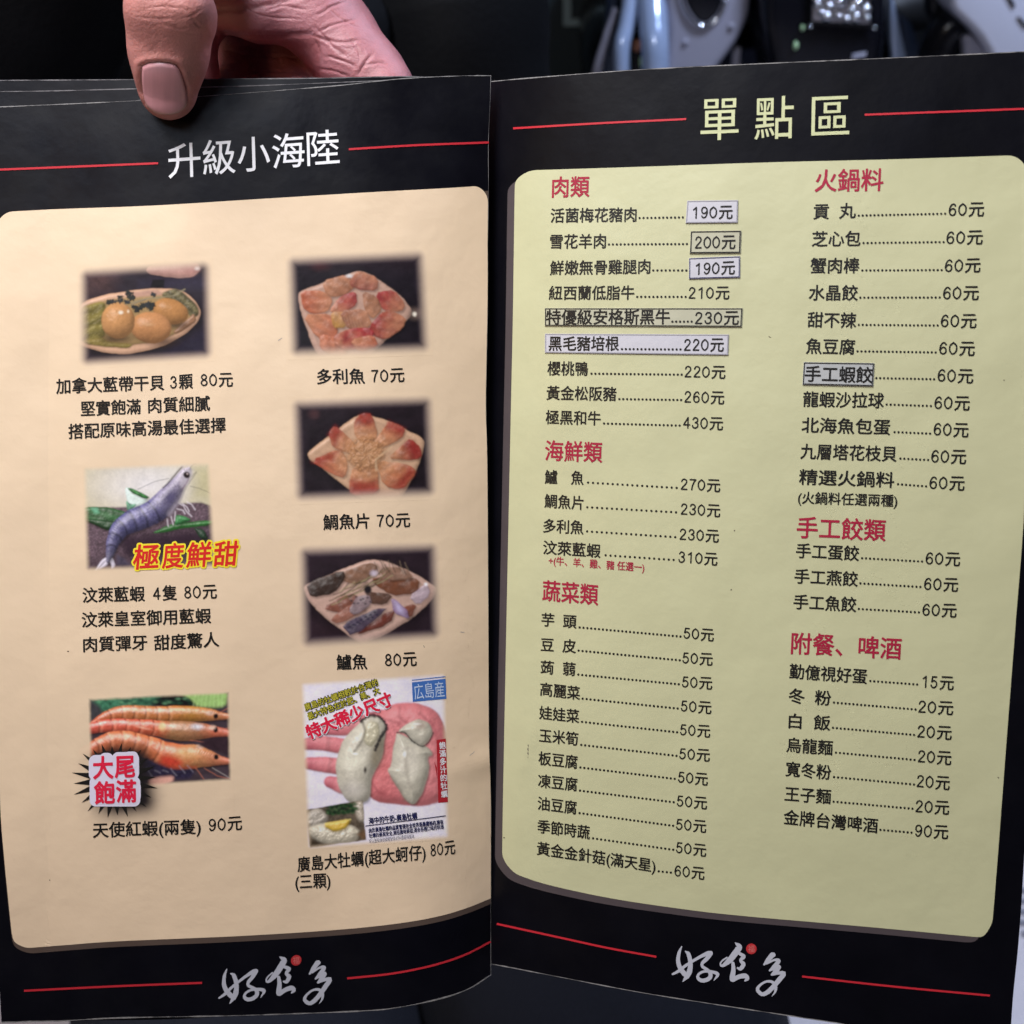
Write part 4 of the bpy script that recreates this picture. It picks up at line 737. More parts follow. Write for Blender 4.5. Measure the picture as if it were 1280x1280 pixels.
    for ch, x0, x1, y in (('大', 116, 141.5, 959.5), ('尾', 143, 168.5, 958), ('飽', 117.5, 143.5, 991), ('滿', 145, 170.5, 989)): e.text(ch, x0, y + .5, x1, y - .5, 30, M_PINKRED, off=.0003, bold=.028, lean=0.03)
    p.build(pageL, D_left, CREAM, e)
def photo_oysters():
    p = Paint([(375.5, 853), (557, 841), (562, 1048), (384, 1062)], (360, 830), 0.1875, gain=1.15, grow=1.01)
    p.fill((226, 220, 236), .02)
    for a in ([(120, 534, 40), (240, 530, 50), (440, 560, 54)], [(140, 664, 42), (260, 672, 54), (440, 700, 56)], [(280, 786, 40), (360, 812, 52), (480, 840, 52)], [(250, 440, 34), (420, 420, 56), (620, 370, 66)]):
        T, S, Rr, sd, h = p.limb(a, 30); cr = sum(np.exp(-((T - t) / .03) ** 2) for t in (.45, .50)); p.relief(sd, None, h=h, amp=.3, f=4, amb=.55, spec=.10, p=10, soft=8, shadow=.12, tint=p.grad2([(0, (196, 100, 112)), (.4, (216, 124, 130)), (1, (204, 108, 116))], T) * (1 - .18 * cr)[:, None])
    sd = p.P([(420, 420), (600, 335), (700, 262), (850, 254), (985, 305), (1058, 430), (1070, 640), (1054, 910), (900, 952), (750, 942), (540, 912), (480, 700)]); cen = np.exp(-(((p.x - 640) / 130) ** 2 + ((p.y - 700) / 260) ** 2))[:, None]
    p.relief(sd, None, R=120, amp=1.0, f=8, amb=.55, spec=.12, p=10, soft=9, tint=lin((216, 124, 128))[None] * (1 - cen * .5) + lin((204, 84, 84))[None] * cen * .5)
    for a, w_ in (([(745, 290), (738, 350), (800, 395)], 10), ([(640, 365), (745, 398)], 12), ([(560, 790), (600, 850), (650, 870)], 9), ([(880, 330), (960, 400), (1000, 520)], 8), ([(620, 480), (640, 600)], 8)): p.ln(a, w_, lin((150, 64, 74)), 14, .6)
    for k in range(14): p.ln([(560 + 34 * k, 420 + 30 * math.sin(k)), (590 + 34 * k, 470 + 34 * math.cos(k * 1.7))], 3, lin((180, 92, 98)), 5, .5)
    def flesh(pts, seed, R): return p.relief(p.P(pts), None, R=R, amp=.8, f=9, amb=.50, spec=.30, p=30, soft=6, shadow=.5, seed=seed, gloss=.3 + 1.2 * p.n(5, seed), L=(-.4, -.55, .72), tint=(lin((208, 202, 184))[None] * (1 - .4 * p.n(12, seed + 4)[:, None]) + lin((140, 130, 112))[None] * .4 * p.n(12, seed + 4)[:, None]) * (.93 + .14 * p.n(2.4, seed + 8))[:, None])
    flesh([(490, 380), (540, 345), (620, 350), (656, 410), (645, 500), (630, 620), (590, 700), (556, 760), (552, 880), (520, 920), (450, 942), (380, 900), (330, 800), (316, 680), (340, 580), (370, 500), (440, 430)], 4, 110)
    p.poly([(560, 540), (640, 480), (630, 620), (590, 700), (540, 640)], (118, 106, 82), 40, .4, op=.7); p.ell(430, 640, 64, 54, (232, 228, 206), 60, op=.7); p.ell(430, 840, 70, 50, (190, 182, 178), 50, op=.5); p.relief(p.P([(518, 400), (560, 378), (606, 392), (612, 480), (560, 560), (520, 540), (500, 500)]), (192, 184, 154), R=30, amp=1.2, f=5, amb=.5, spec=.35, soft=12, op=.9)
    p.ln([(497, 385), (515, 440), (500, 500), (470, 545), (440, 582)], 11, lin((84, 76, 64)), 10, .85); d = sdline(p.x, p.y, spline([(488, 382), (545, 345), (612, 352), (654, 410), (644, 450), (612, 500), (585, 570)], 40)) + 16 * (p.n(2.2, 6) - .5); al = np.clip(.5 - (d - 11) / 12, 0, 1); p.mix(np.repeat(lin((34, 32, 36))[None], len(p.x), 0), al * .92); p.ell(515, 708, 9, 19, (50, 42, 40), 8)
    flesh([(725, 455), (720, 490), (700, 560), (690, 680), (660, 705), (690, 762), (780, 905), (840, 948), (900, 862), (946, 700), (930, 622), (970, 602), (930, 550), (820, 500)], 9, 100)
    flesh([(728, 452), (790, 398), (870, 366), (942, 388), (966, 460), (932, 524), (890, 548), (830, 512), (780, 464)], 13, 60)
    p.ell(815, 640, 54, 76, (222, 214, 198), 60, op=.6); p.ell(885, 408, 32, 22, (164, 136, 122), 24, op=.7); p.ln([(690, 760), (740, 820), (780, 905)], 10, lin((120, 108, 94)), 16, .6)
    d = sdline(p.x, p.y, spline([(730, 456), (780, 460), (830, 512), (890, 548), (940, 518), (966, 458)], 40)) + 8 * (p.n(2, 8) - .5); p.mix(np.repeat(lin((42, 40, 38))[None], len(p.x), 0), np.clip(.5 - (d - 4) / 7, 0, 1) * .9); p.ln([(800, 560), (786, 640), (794, 740), (820, 830)], 8, lin((140, 130, 116)), 16, .6); p.ell(448, 600, 16, 7, (250, 250, 244), 8); p.ell(780, 600, 10, 18, (246, 246, 240), 9); p.ell(860, 400, 22, 6, (248, 246, 242), 8, op=.8)
    ins = [(112, 972), (500, 906), (520, 1175), (146, 1228)]; d = np.clip(.5 - sdpoly(p.x, p.y, ins) / 6, 0, 1); c0 = p.c.copy(); p.poly(ins, (92, 80, 66), 4, .6, 3, sharp=True)
    rl = lambda pts, col, sd_, **k: p.relief(p.P(pts), col, R=k.pop('R', 40), amp=k.pop('amp', 1.4), f=k.pop('f', 3.5), amb=.45, spec=k.pop('spec', .3), p=18, soft=10, shadow=.4, seed=sd_, **k)
    rl([(110, 1010), (195, 950), (275, 1015), (240, 1080), (110, 1100)], (176, 166, 152), 3); rl([(425, 930), (505, 905), (525, 1060), (470, 1050)], (184, 172, 154), 5); rl([(120, 1092), (220, 1060), (420, 1070), (490, 1122), (440, 1196), (250, 1204), (150, 1156)], (210, 200, 178), 7, R=60)
    for k in range(46): p.ell(262 + 4.1 * k + 8 * math.sin(k * 3.1), 975 + 26 * math.sin(k * 2.3) - .35 * k, 15, 11, [(26, 54, 30), (48, 84, 46), (18, 36, 24), (66, 96, 60)][k % 4], 7, .6, op=.85)
    rl([(242, 1064), (300, 1050), (418, 1032), (394, 1094), (312, 1124), (250, 1094)], (216, 178, 52), 9, R=24, amp=.4, spec=.25); p.ln([(250, 1066), (330, 1052), (414, 1036)], 7, lin((244, 226, 130)), 6, .8); p.poly([(120, 1170), (240, 1198), (150, 1235)], (54, 42, 30), 16, .5); p.poly([(460, 1135), (530, 1095), (530, 1190)], (112, 84, 60), 16, .5)
    p.c = c0 * (1 - d[:, None]) + p.c * d[:, None]
    z = lambda x, y: (360 + x * .1875, 830 + y * .1875); e = Print(D_left)
    def q(pts, m, o_): e.fan([z(*a) for a in pts][::-1], m, o_)
    e.quad([z(826, 122), z(1050, 98), z(1056, 232), z(832, 252)], M_BLUE, .00017); e.rule([z(826, 108), z(1050, 84)], 1.0, M_BLUE, .00018); e.quad([z(990, 506), z(1052, 497), z(1066, 920), z(1002, 926)], M_DKRED, .00017); q([(975, 650), (992, 690), (994, 760)], M_DKRED, .000165)
    T = lambda t, x0, y0, x1, y1, h, m, o_=.00022, b=.02: e.text(t, *z(x0, y0), *z(x1, y1), h, m, off=o_, bold=b, perp=True)
    T('広島産', 840, 188, 1040, 165, 21, M_SKYINK, b=.0)
    for i, ch in enumerate('飽滿多汁的牡蠣'): T(ch, 1008 + i * 2.2, 545 + 54 * i, 1050 + i * 2.2, 540 + 54 * i, 9.5, M_WHITE)
    for b, m, o_ in ((.085, M_INK, .0002), (.006, M_LIME, .00026)): T('廣島的牡蠣相較於台灣的', 108, 292, 600, 118, 9.6, m, o_, b); T('最大特色在於肥、美、大', 130, 352, 612, 172, 9.6, m, o_, b)
    for b, m, o_ in ((.09, M_WHITE, .00026), (.04, M_PINKRED, .00032)): T('特大稀少尺寸', 124, 462, 692, 226, 19.5, m, o_, b)
    T('海中的牛奶-廣島牡蠣', 538, 1046, 860, 1010, 8.6, M_NAVY, b=.03); e.rule([z(515, 1080), z(1052, 1012)], 1.1, M_NAVY, .0002)
    T('由於廣島牡蠣的品質管理在全世界是最嚴格的,擁有', 538, 1110, 1035, 1052, 6.2, M_NAVY, b=.03); T('牡蠣的最高安全,減低腥味鮮甜,適合各種口味的料理', 540, 1146, 1038, 1084, 6.2, M_NAVY, b=.02); T('可以直接食用或搭配各式料理都很美味', 540, 1182, 840, 1146, 5.6, M_GREYINK, b=.0)
    p.build(pageL, D_left, CREAM, e)
photo_scallops(); photo_dory(); photo_bream(); photo_bass(); photo_blue_shrimp(); photo_red_shrimp(); photo_oysters()

# small scuffs and specks the laminate has picked up
for pg, D, marks in ((pageL, D_left, [(350, 424, 6, -.6, .5), (62, 1100, 1.2, 0, 1.2), (85, 814, 1.6, 0, 1.2), (578, 790, 5, .1, .6), (530, 808, 3, 1.2, .5), (590, 942, 8, -.7, .5)]), (pageR, D_right, [(962, 421, 3, .5, .9), (914, 737, 1.3, 0, 1.4), (918, 663, 1.3, 0, 1.4), (1248, 972, 2, .8, 1.3), (630, 1047, 1.6, 0, 1.4), (1255, 475, 1, 0, 1.2)])):
    for x, y, l, a, wd in marks:
        P = Print(D); P.rule([(x - l / 2 * math.cos(a), y - l / 2 * math.sin(a)), (x, y + .2), (x + l / 2 * math.cos(a) + .1, y + l / 2 * math.sin(a))], wd, M_GREYINK if l > 3 else M_BAND_L, .00014, n=8)
        P.build('scuff_mark', pg)
#PART2
# ------------------------------------------------------------------ the person holding the menu: skin grown from one distance field
def cam_pt(px, py, D): return np.array([(px - 640) / F * D, -(py - 640) / F * D, -D])
def smin(a, b, k):
    h = np.clip(0.5 + 0.5 * (b - a) / k, 0, 1); return b * (1 - h) + a * h - k * h * (1 - h)
def cone(P, A, B, ra, rb, squash=None):
    """distance to a tapering limb between two joints; squash flattens it along one axis"""
    if squash is not None:
        S = np.array(squash); P = P / S; A = A / S; B = B / S
    d = B - A; t = np.clip(((P - A) @ d) / (d @ d), 0, 1)
    return np.sqrt(((P - A - t[..., None] * d) ** 2).sum(-1)) - (ra + (rb - ra) * t)
mm = 0.001
def chain(P, pts, k=0.004, squash=None):
    r = None
    for (a, ra), (b, rb) in zip(pts[:-1], pts[1:]):
        d = cone(P, a, b, ra, rb, squash); r = d if r is None else smin(r, d, k)
    return r
THUMB = [(cam_pt(210, 113, .2985), 7.4 * mm), (cam_pt(211, 62, .2935), 8.9 * mm), (cam_pt(212, 14, .2885), 9.1 * mm), (cam_pt(224, -60, .2980), 9.2 * mm), (cam_pt(262, -150, .318), 13 * mm), (cam_pt(312, -215, .338), 16 * mm)]
FINGERS = [[(cam_pt(280, -60, .338), 10 * mm), (cam_pt(238, 25, .330), 8.0 * mm), (cam_pt(236, 100, .329), 7.8 * mm), (cam_pt(246, 190, .3230), 7.6 * mm), (cam_pt(252, 262, .3225), 7 * mm)],
           [(cam_pt(310, -60, .340), 10 * mm), (cam_pt(296, 20, .353), 8.8 * mm), (cam_pt(302, 95, .358), 8.2 * mm), (cam_pt(306, 195, .323), 7.8 * mm), (cam_pt(312, 290, .3225), 7 * mm)],
           [(cam_pt(350, -60, .340), 10 * mm), (cam_pt(356, 20, .350), 9 * mm), (cam_pt(368, 95, .352), 8.6 * mm), (cam_pt(390, 195, .323), 7.6 * mm), (cam_pt(400, 278, .3225), 6.9 * mm)],
           [(cam_pt(372, -40, .336), 11 * mm), (cam_pt(424, 45, .337), 10.4 * mm), (cam_pt(465, 97, .334), 9.3 * mm), (cam_pt(512, 170, .323), 7.2 * mm), (cam_pt(528, 230, .3225), 6.2 * mm)]]
def pxy(P): return 640 + P[..., 0] / -P[..., 2] * F, 640 - P[..., 1] / -P[..., 2] * F
def hand_sdf(P):
    wrist, fore = cam_pt(318, -300, .372), cam_pt(255, -400, .41)
    palm = chain(P, [(cam_pt(330, -215, .350), 20 * mm), (cam_pt(345, -110, .343), 17 * mm), (cam_pt(352, -30, .342), 12 * mm)], .01)
    for f in FINGERS: palm = smin(palm, cone(P, cam_pt(330, -200, .35), f[0][0], 15 * mm, f[0][1]), .010)
    pad = chain(P, [(cam_pt(262, -4, .331), 8.0 * mm), (cam_pt(330, 8, .3285), 8.4 * mm), (cam_pt(392, 16, .330), 8.6 * mm), (cam_pt(432, 52, .331), 7.0 * mm)], .006)
    ridge = chain(P, [(cam_pt(262, 22, .327), 3.6 * mm), (cam_pt(325, 27, .3245), 4.0 * mm), (cam_pt(388, 32, .3255), 3.4 * mm)], .004)
    palm = smin(palm, smin(pad, ridge, .004), .007)
    heel = chain(P, [(cam_pt(400, 40, .3315), 8.5 * mm), (cam_pt(440, 78, .3305), 8.2 * mm), (cam_pt(480, 110, .329), 7.6 * mm)], .006)
    palm = smin(palm, heel, .006)
    for f in FINGERS: palm = smin(palm, chain(P, f, .004), .0045)
    arm = chain(P, [(cam_pt(330, -215, .350), 20 * mm), (wrist, 23 * mm), (fore, 29 * mm)], .012)
    d = smin(palm, arm, .012)
    S = (1, 1, 0.84)
    th = chain(P, THUMB[:4], .006, S); th = smin(th, chain(P, THUMB[3:], .008), .008)
    # knuckle fold swelling, flatter nail bed and pulp
    th = smin(th, chain(P, [(cam_pt(190, 8, .2838), 5.0 * mm), (cam_pt(234, 10, .2838), 5.0 * mm)], .003), .006)
    th = smin(th, chain(P, [(cam_pt(250, 22, .2895), 2.8 * mm), (cam_pt(251, 30, .2905), 2.6 * mm)], .003), .004)
    d = smin(d, th, .006)
    return d
CREASES = [  # pixel polylines: (points, half width px, depth mm)
    ([(265, 14), (300, 12), (345, 4), (380, -6)], 3.0, .9), ([(268, 40), (330, 46), (392, 42)], 3.5, .7), ([(390, 42), (408, 50), (430, 53), (452, 50)], 2.0, .7), ([(390, 30), (404, 44), (420, 62), (436, 70)], 1.8, .55),
    ([(395, 20), (412, 10), (432, 2)], 1.8, .5), ([(396, 40), (420, 30), (446, 24)], 1.6, .45), ([(392, 46), (400, 64), (404, 84)], 1.8, .5), ([(404, 70), (424, 74), (446, 84)], 1.8, .55), ([(446, 96), (456, 80), (466, 66)], 2.2, .7), ([(452, 84), (474, 78), (486, 84)], 1.7, .5),
    ([(330, 14), (352, 8), (384, 12)], 1.8, .5), ([(300, 6), (330, 20), (380, 24)], 1.4, .35), ([(280, 62), (320, 70), (380, 72)], 2.0, .4), ([(268, 84), (320, 90), (372, 88)], 1.8, .4), ([(410, 8), (424, 22), (450, 36)], 1.4, .35), ([(398, 86), (420, 90), (440, 98)], 1.8, .5), ([(430, 40), (446, 60), (450, 74)], 1.4, .35),
    ([(172, 20), (196, 24), (222, 22)], 1.8, .35), ([(204, 30), (226, 36), (248, 32)], 1.8, .38), ([(236, 14), (246, 30), (257, 36)], 2.0, .55), ([(178, 12), (200, 8), (224, 10), (240, 16)], 1.6, .3), ([(214, 40), (236, 42), (250, 44)], 1.4, .25), ([(226, 24), (240, 20), (252, 10)], 1.5, .3), ([(240, 54), (252, 52)], 1.4, .2), ([(244, 66), (254, 64)], 1.4, .2)]
NAIL = [(177.5, 83), (186, 79.5), (199, 78.5), (211, 79.5), (219.5, 82), (226, 92), (231, 108), (233.5, 122), (232.5, 132), (226, 138.5), (214, 142.5), (201, 142), (190, 138), (182, 130), (178.5, 116), (177, 98)]

def surface_net(fn, lo, hi, h):
    n = [int((b - a) / h) + 2 for a, b in zip(lo, hi)]; ax = [lo[i] + h * np.arange(n[i]) for i in range(3)]
    st = 4; cx = [a[::st] for a in ax]; Vc = fn(np.stack(np.meshgrid(*cx, indexing='ij'), -1)).astype(np.float32)
    V = Vc.repeat(st, 0).repeat(st, 1).repeat(st, 2)[:n[0], :n[1], :n[2]].copy(); near = np.argwhere(np.abs(V) < h * st * 2.2)
    V[near[:, 0], near[:, 1], near[:, 2]] = fn(np.stack([ax[k][near[:, k]] for k in range(3)], -1))
    s = V < 0; c = np.zeros([k - 1 for k in n], dtype=np.int8)
    for dx in (0, 1):
        for dy in (0, 1):
            for dz in (0, 1): c += s[dx:n[0] - 1 + dx, dy:n[1] - 1 + dy, dz:n[2] - 1 + dz]
    act = (c > 0) & (c < 8); ids = -np.ones(c.shape, dtype=np.int64); ijk = np.argwhere(act); ids[act] = np.arange(len(ijk))
    acc = np.zeros((len(ijk), 3)); cnt = np.zeros(len(ijk)); offs = [(a, b, cc) for a in (0, 1) for b in (0, 1) for cc in (0, 1)]
    val = {o: V[ijk[:, 0] + o[0], ijk[:, 1] + o[1], ijk[:, 2] + o[2]] for o in offs}
    for o in offs:
        for k in range(3):
            if o[k]: continue
            p = list(o); p[k] = 1; p = tuple(p); a, b = val[o], val[p]; m = (a < 0) != (b < 0); t = np.where(m, a / np.where(m, a - b, 1), 0)
            e = np.array(o, float)[None].repeat(len(ijk), 0); e[:, k] += t; acc += e * m[:, None]; cnt += m
    P = (ijk + acc / cnt[:, None]) * h + np.array(lo); quads = []
    for k in range(3):
        a, b = [(1, 2), (2, 0), (0, 1)][k]
        sl0 = [slice(None)] * 3; sl1 = [slice(None)] * 3; sl0[k] = slice(0, -1); sl1[k] = slice(1, None)
        s0, s1 = s[tuple(sl0)], s[tuple(sl1)]; cr = np.argwhere(s0 != s1); cr = cr[(cr[:, a] > 0) & (cr[:, b] > 0) & (cr[:, a] < n[a] - 1) & (cr[:, b] < n[b] - 1)]
        ea = np.zeros(3, int); ea[a] = 1; eb = np.zeros(3, int); eb[b] = 1; g = lambda q: ids[q[:, 0], q[:, 1], q[:, 2]]
        Q = np.stack([g(cr - ea - eb), g(cr - eb), g(cr), g(cr - ea)], -1); fl = s0[cr[:, 0], cr[:, 1], cr[:, 2]]; Q[~fl] = Q[~fl][:, ::-1]; quads.append(Q)
    return P, np.vstack(quads)
def grad(fn, P, e=2e-4):
    g = np.stack([fn(P + np.eye(3)[k] * e) - fn(P - np.eye(3)[k] * e) for k in range(3)], -1); return g / (np.linalg.norm(g, axis=-1, keepdims=True) + 1e-12)

def to_world(P): return C0 + P[:, :1] * RT + P[:, 1:2] * UP - P[:, 2:] * FWD
HP, HQ = surface_net(hand_sdf, (-.150, .02, -.455), (.012, .345, -.268), 0.0008)
for _ in range(2): HP = HP - grad(hand_sdf, HP) * hand_sdf(HP)[:, None]
me = bpy.data.meshes.new('hand_skin'); me.from_pydata(HP.tolist(), [], HQ.tolist()); bm = bmesh.new(); bm.from_mesh(me); bpy.data.meshes.remove(me)
for lvl in range(2):            # a finer skin where the creases run
    fs = []
    for f in bm.faces:
        c = np.array(f.calc_center_median()); x, y = pxy(c)
        if 155 < x < 525 and -14 < y < 165 and np.dot(np.array(f.normal), -c) > 0 and f.calc_area() > (.5e-6, .1e-6)[lvl] * .4: fs.append(f)
    es = list({e for f in fs for e in f.edges}); bmesh.ops.subdivide_edges(bm, edges=es, cuts=1, use_grid_fill=True)
bm.verts.index_update(); HV = np.array([v.co[:] for v in bm.verts]); HF = [[v.index for v in f.verts] for f in bm.faces]; bm.free()
HV = HV - grad(hand_sdf, HV) * hand_sdf(HV)[:, None]
NR = grad(hand_sdf, HV); X, Y_ = pxy(HV); face = np.clip((NR * -HV).sum(1) / np.linalg.norm(HV, axis=1), 0, 1); isth = (-HV[:, 2] < .3115)
disp = np.zeros(len(HV))
for pts, wd, dp in CREASES:
    thumb = np.mean([q[0] for q in pts]) < 262; c = spline(pts, 24) if len(pts) > 2 else np.array(pts, float)
    sel = np.where((isth == thumb) & (X > c[:, 0].min() - 20) & (X < c[:, 0].max() + 20) & (Y_ > c[:, 1].min() - 20) & (Y_ < c[:, 1].max() + 20) & (face > 0))[0]
    if not len(sel): continue
    wob = (fbm(X[sel] / 7, Y_[sel] / 7) - .5) * 3.0; d = sdline(X[sel], Y_[sel] + wob, c); tpr = 0.4 + 0.6 * fbm(X[sel] / 12 + 5, Y_[sel] / 12)
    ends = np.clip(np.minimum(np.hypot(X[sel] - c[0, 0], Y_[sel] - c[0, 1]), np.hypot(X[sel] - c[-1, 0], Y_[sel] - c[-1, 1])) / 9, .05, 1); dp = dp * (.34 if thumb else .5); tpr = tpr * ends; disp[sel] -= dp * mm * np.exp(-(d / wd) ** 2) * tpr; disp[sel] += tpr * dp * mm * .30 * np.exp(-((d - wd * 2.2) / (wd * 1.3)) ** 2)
nd = sdpoly(X, Y_, NAIL); onth = isth & (face > 0)
disp -= np.where(onth, .42 * mm * np.exp(-(nd / 2.2) ** 2) * np.clip((138 - Y_) / 8, 0.12, 1), 0)          # the groove round the nail
disp += np.where(onth, .30 * mm * np.exp(-((nd - 6) / 4.5) ** 2) * np.clip((128 - Y_) / 20, 0, 1), 0)      # and its swollen folds
disp += (fbm(X / 2.3, Y_ / 2.3) - .5) * .055 * mm * face + (fbm(X / 16 + 9, Y_ / 16) - .5) * .28 * mm * face
HV = HV + NR * disp[:, None]
person = empty('person', (-0.17, 0.85, 0.0), 'person in a black jacket and dark jeans holding up the menu, only the hand lit', 'person')
M_SKIN = mat('skin', (0.5, 0.28, 0.22), 0.46, spec=0.4, bump=0.14, bscale=1700, sss=0.14, rvar=.10)
nt = M_SKIN.node_tree; at_ = nt.nodes.new('ShaderNodeAttribute'); at_.attribute_name = 'tone'; nt.links.new(at_.outputs['Color'], nt.nodes['Principled BSDF'].inputs['Base Color'])
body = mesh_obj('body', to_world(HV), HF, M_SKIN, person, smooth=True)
blotch = fbm(X / 22, Y_ / 22)[:, None]; fine = fbm(X / 4 + 40, Y_ / 4)[:, None]
pk = lin((166, 108, 114)) * (0.88 + .20 * blotch + .08 * fine); pk = pk * np.where(((Y_ > 44) & (X < 400))[:, None], np.array([.92, .78, .76]), 1)  # recess below the palm fold painted darker, its shade put into the tone
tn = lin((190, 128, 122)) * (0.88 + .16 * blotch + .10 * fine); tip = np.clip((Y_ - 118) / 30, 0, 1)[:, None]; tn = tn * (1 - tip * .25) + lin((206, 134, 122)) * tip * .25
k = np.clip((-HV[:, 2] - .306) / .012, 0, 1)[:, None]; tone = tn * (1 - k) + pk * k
out_ = np.where(onth, nd, 99); cut = (np.exp(-((out_ - 1.6) / 1.5) ** 2) * np.clip((90 - Y_) / 6, 0, 1) * (fbm(X / 1.6, Y_ / 1.6) > .5))[:, None]; tone = tone * (1 - cut * .7) + lin((222, 190, 182)) * cut * .7   # dry cuticle
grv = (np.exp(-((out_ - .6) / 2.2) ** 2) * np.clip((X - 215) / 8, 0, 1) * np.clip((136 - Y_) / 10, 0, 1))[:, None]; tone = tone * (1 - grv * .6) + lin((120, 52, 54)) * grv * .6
flank_lit = (np.clip((X - 232) / 14, 0, 1) * np.clip((70 - np.abs(Y_ - 75)) / 30, 0, 1))[:, None] * (1 - k); tone = tone * (1 + flank_lit * np.array([.10, .02, .06]))  # right thumb flank painted lighter and pinker, its light put into the tone
tone *= 1 - .28 * np.clip(-disp / (.5 * mm), 0, 1)[:, None]                       # tone gets darker with crease depth
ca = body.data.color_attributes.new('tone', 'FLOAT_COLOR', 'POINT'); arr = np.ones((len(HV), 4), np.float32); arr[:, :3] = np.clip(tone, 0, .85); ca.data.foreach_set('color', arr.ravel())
# nail
def trace(x, y, t0=.27):
    dirs = np.stack([(x - 640) / F, -(y - 640) / F, -np.ones_like(x)], -1); L = np.linalg.norm(dirs, axis=1); t = np.full(x.shape, t0)
    for _ in range(60): t = t + hand_sdf(dirs * t[:, None]) / L * .9
    return t
out = spline(NAIL + NAIL[:1], 97)[:-1]; ctr = np.array([205, 112.0]); rr = np.linspace(0, 1, 22)[1:]
pts = np.vstack([[ctr]] + [ctr + (out - ctr) * r for r in rr]); t = trace(pts[:, 0], pts[:, 1]); nO = len(out)
rad = np.concatenate([[0]] + [np.full(nO, r) for r in rr]); ht = .48 * mm * (1 - np.clip((rad - .86) / .14, 0, 1) ** 2) - .10 * mm
tipk = np.clip((pts[:, 1] - 128) / 12, 0, 1); ht = ht + .30 * mm * tipk
NV = np.stack([(pts[:, 0] - 640) / F, -(pts[:, 1] - 640) / F, -np.ones(len(pts))], -1) * t[:, None]; NV = NV + grad(hand_sdf, NV) * ht[:, None]
NF = [[0, 1 + i, 1 + (i + 1) % nO] for i in range(nO)] + [[1 + a * nO + i, 1 + (a + 1) * nO + i, 1 + (a + 1) * nO + (i + 1) % nO, 1 + a * nO + (i + 1) % nO] for a in range(len(rr) - 1) for i in range(nO)]
M_NAIL = mat('nail', (0.5, 0.28, 0.3), 0.24, spec=0.5); nt = M_NAIL.node_tree; at_ = nt.nodes.new('ShaderNodeAttribute'); at_.attribute_name = 'tone'; nt.links.new(at_.outputs['Color'], nt.nodes['Principled BSDF'].inputs['Base Color'])
nail = mesh_obj('thumb_nail', to_world(NV), NF, M_NAIL, body, smooth=True)
nc = np.repeat(lin((206, 148, 154))[None], len(NV), 0); lun = np.clip(1 - np.hypot((pts[:, 0] - 200) / 24, (pts[:, 1] - 78) / 16), 0, 1)[:, None]; nc = nc * (1 - lun * .5) + lin((180, 150, 158)) * lun * .5
nd2 = -sdpoly(pts[:, 0], pts[:, 1], out); edge = (np.clip(1 - nd2 / 4.0, 0, 1) * np.clip((pts[:, 1] - 124) / 8, 0, 1))[:, None]; nc = nc * (1 - edge) + lin((210, 176, 162)) * edge; nc *= (.92 + .16 * fbm(pts[:, 0] / 2.5, pts[:, 1] / 40))[:, None]
ca = nail.data.color_attributes.new('tone', 'FLOAT_COLOR', 'POINT'); arr = np.ones((len(NV), 4), np.float32); arr[:, :3] = nc; ca.data.foreach_set('color', arr.ravel())

# ---- clothes
def tube(name, pts, rad, m, parent, nseg=28, steps=10, wob=0.0, wf=9.0, flat=1.0, seed=0, caps=True, **kw):
    p = np.array(pts, float); r = np.array(rad, float); n = steps * (len(p) - 1) + 1
    q = np.vstack([2 * p[0] - p[1], p, 2 * p[-1] - p[-2]]); C = []; R = []
    for i in range(len(p) - 1):
        for k in range(steps + (i == len(p) - 2)):
            u = k / steps; a, b, c, d = q[i], q[i + 1], q[i + 2], q[i + 3]
            C.append(.5 * (2 * b + (c - a) * u + (2 * a - 5 * b + 4 * c - d) * u * u + (3 * b - a - 3 * c + d) * u ** 3)); R.append(r[i] + (r[i + 1] - r[i]) * (3 * u * u - 2 * u ** 3))
    C = np.array(C); T = np.gradient(C, axis=0); T /= np.linalg.norm(T, axis=1)[:, None] + 1e-12; ref = np.array([0, 0, 1.0]) if abs(T[0] @ [0, 0, 1]) < .8 else np.array([1.0, 0, 0]); V = []
    for i in range(n):
        a = np.cross(T[i], ref); a /= np.linalg.norm(a); b = np.cross(a, T[i]); th = np.arange(nseg) * 2 * math.pi / nseg
        w_ = 1 + wob * (fbm(th * 1.2 + seed, np.full(nseg, i * wf / n) + seed) - .5) * 2 * np.minimum(1, 3 * np.minimum(i, n - 1 - i) / n + .3)
        w_[-1] = w_[-1] * .5 + w_[0] * .5
        V.append(C[i] + (R[i] * w_ * np.cos(th))[:, None] * a + (R[i] * w_ * np.sin(th) * flat)[:, None] * b)
    V = np.vstack(V); Fc = [[i * nseg + j, i * nseg + (j + 1) % nseg, (i + 1) * nseg + (j + 1) % nseg, (i + 1) * nseg + j] for i in range(n - 1) for j in range(nseg)]
    if caps: Fc += [list(range(nseg))[::-1], [(n - 1) * nseg + j for j in range(nseg)]]
    return mesh_obj(name, V, Fc, m, parent, smooth=True, **kw)
M_JACKET = mat('black_cloth', (0.0022, 0.0023, 0.0034), 0.7, spec=0.12, bump=0.1, bscale=300)
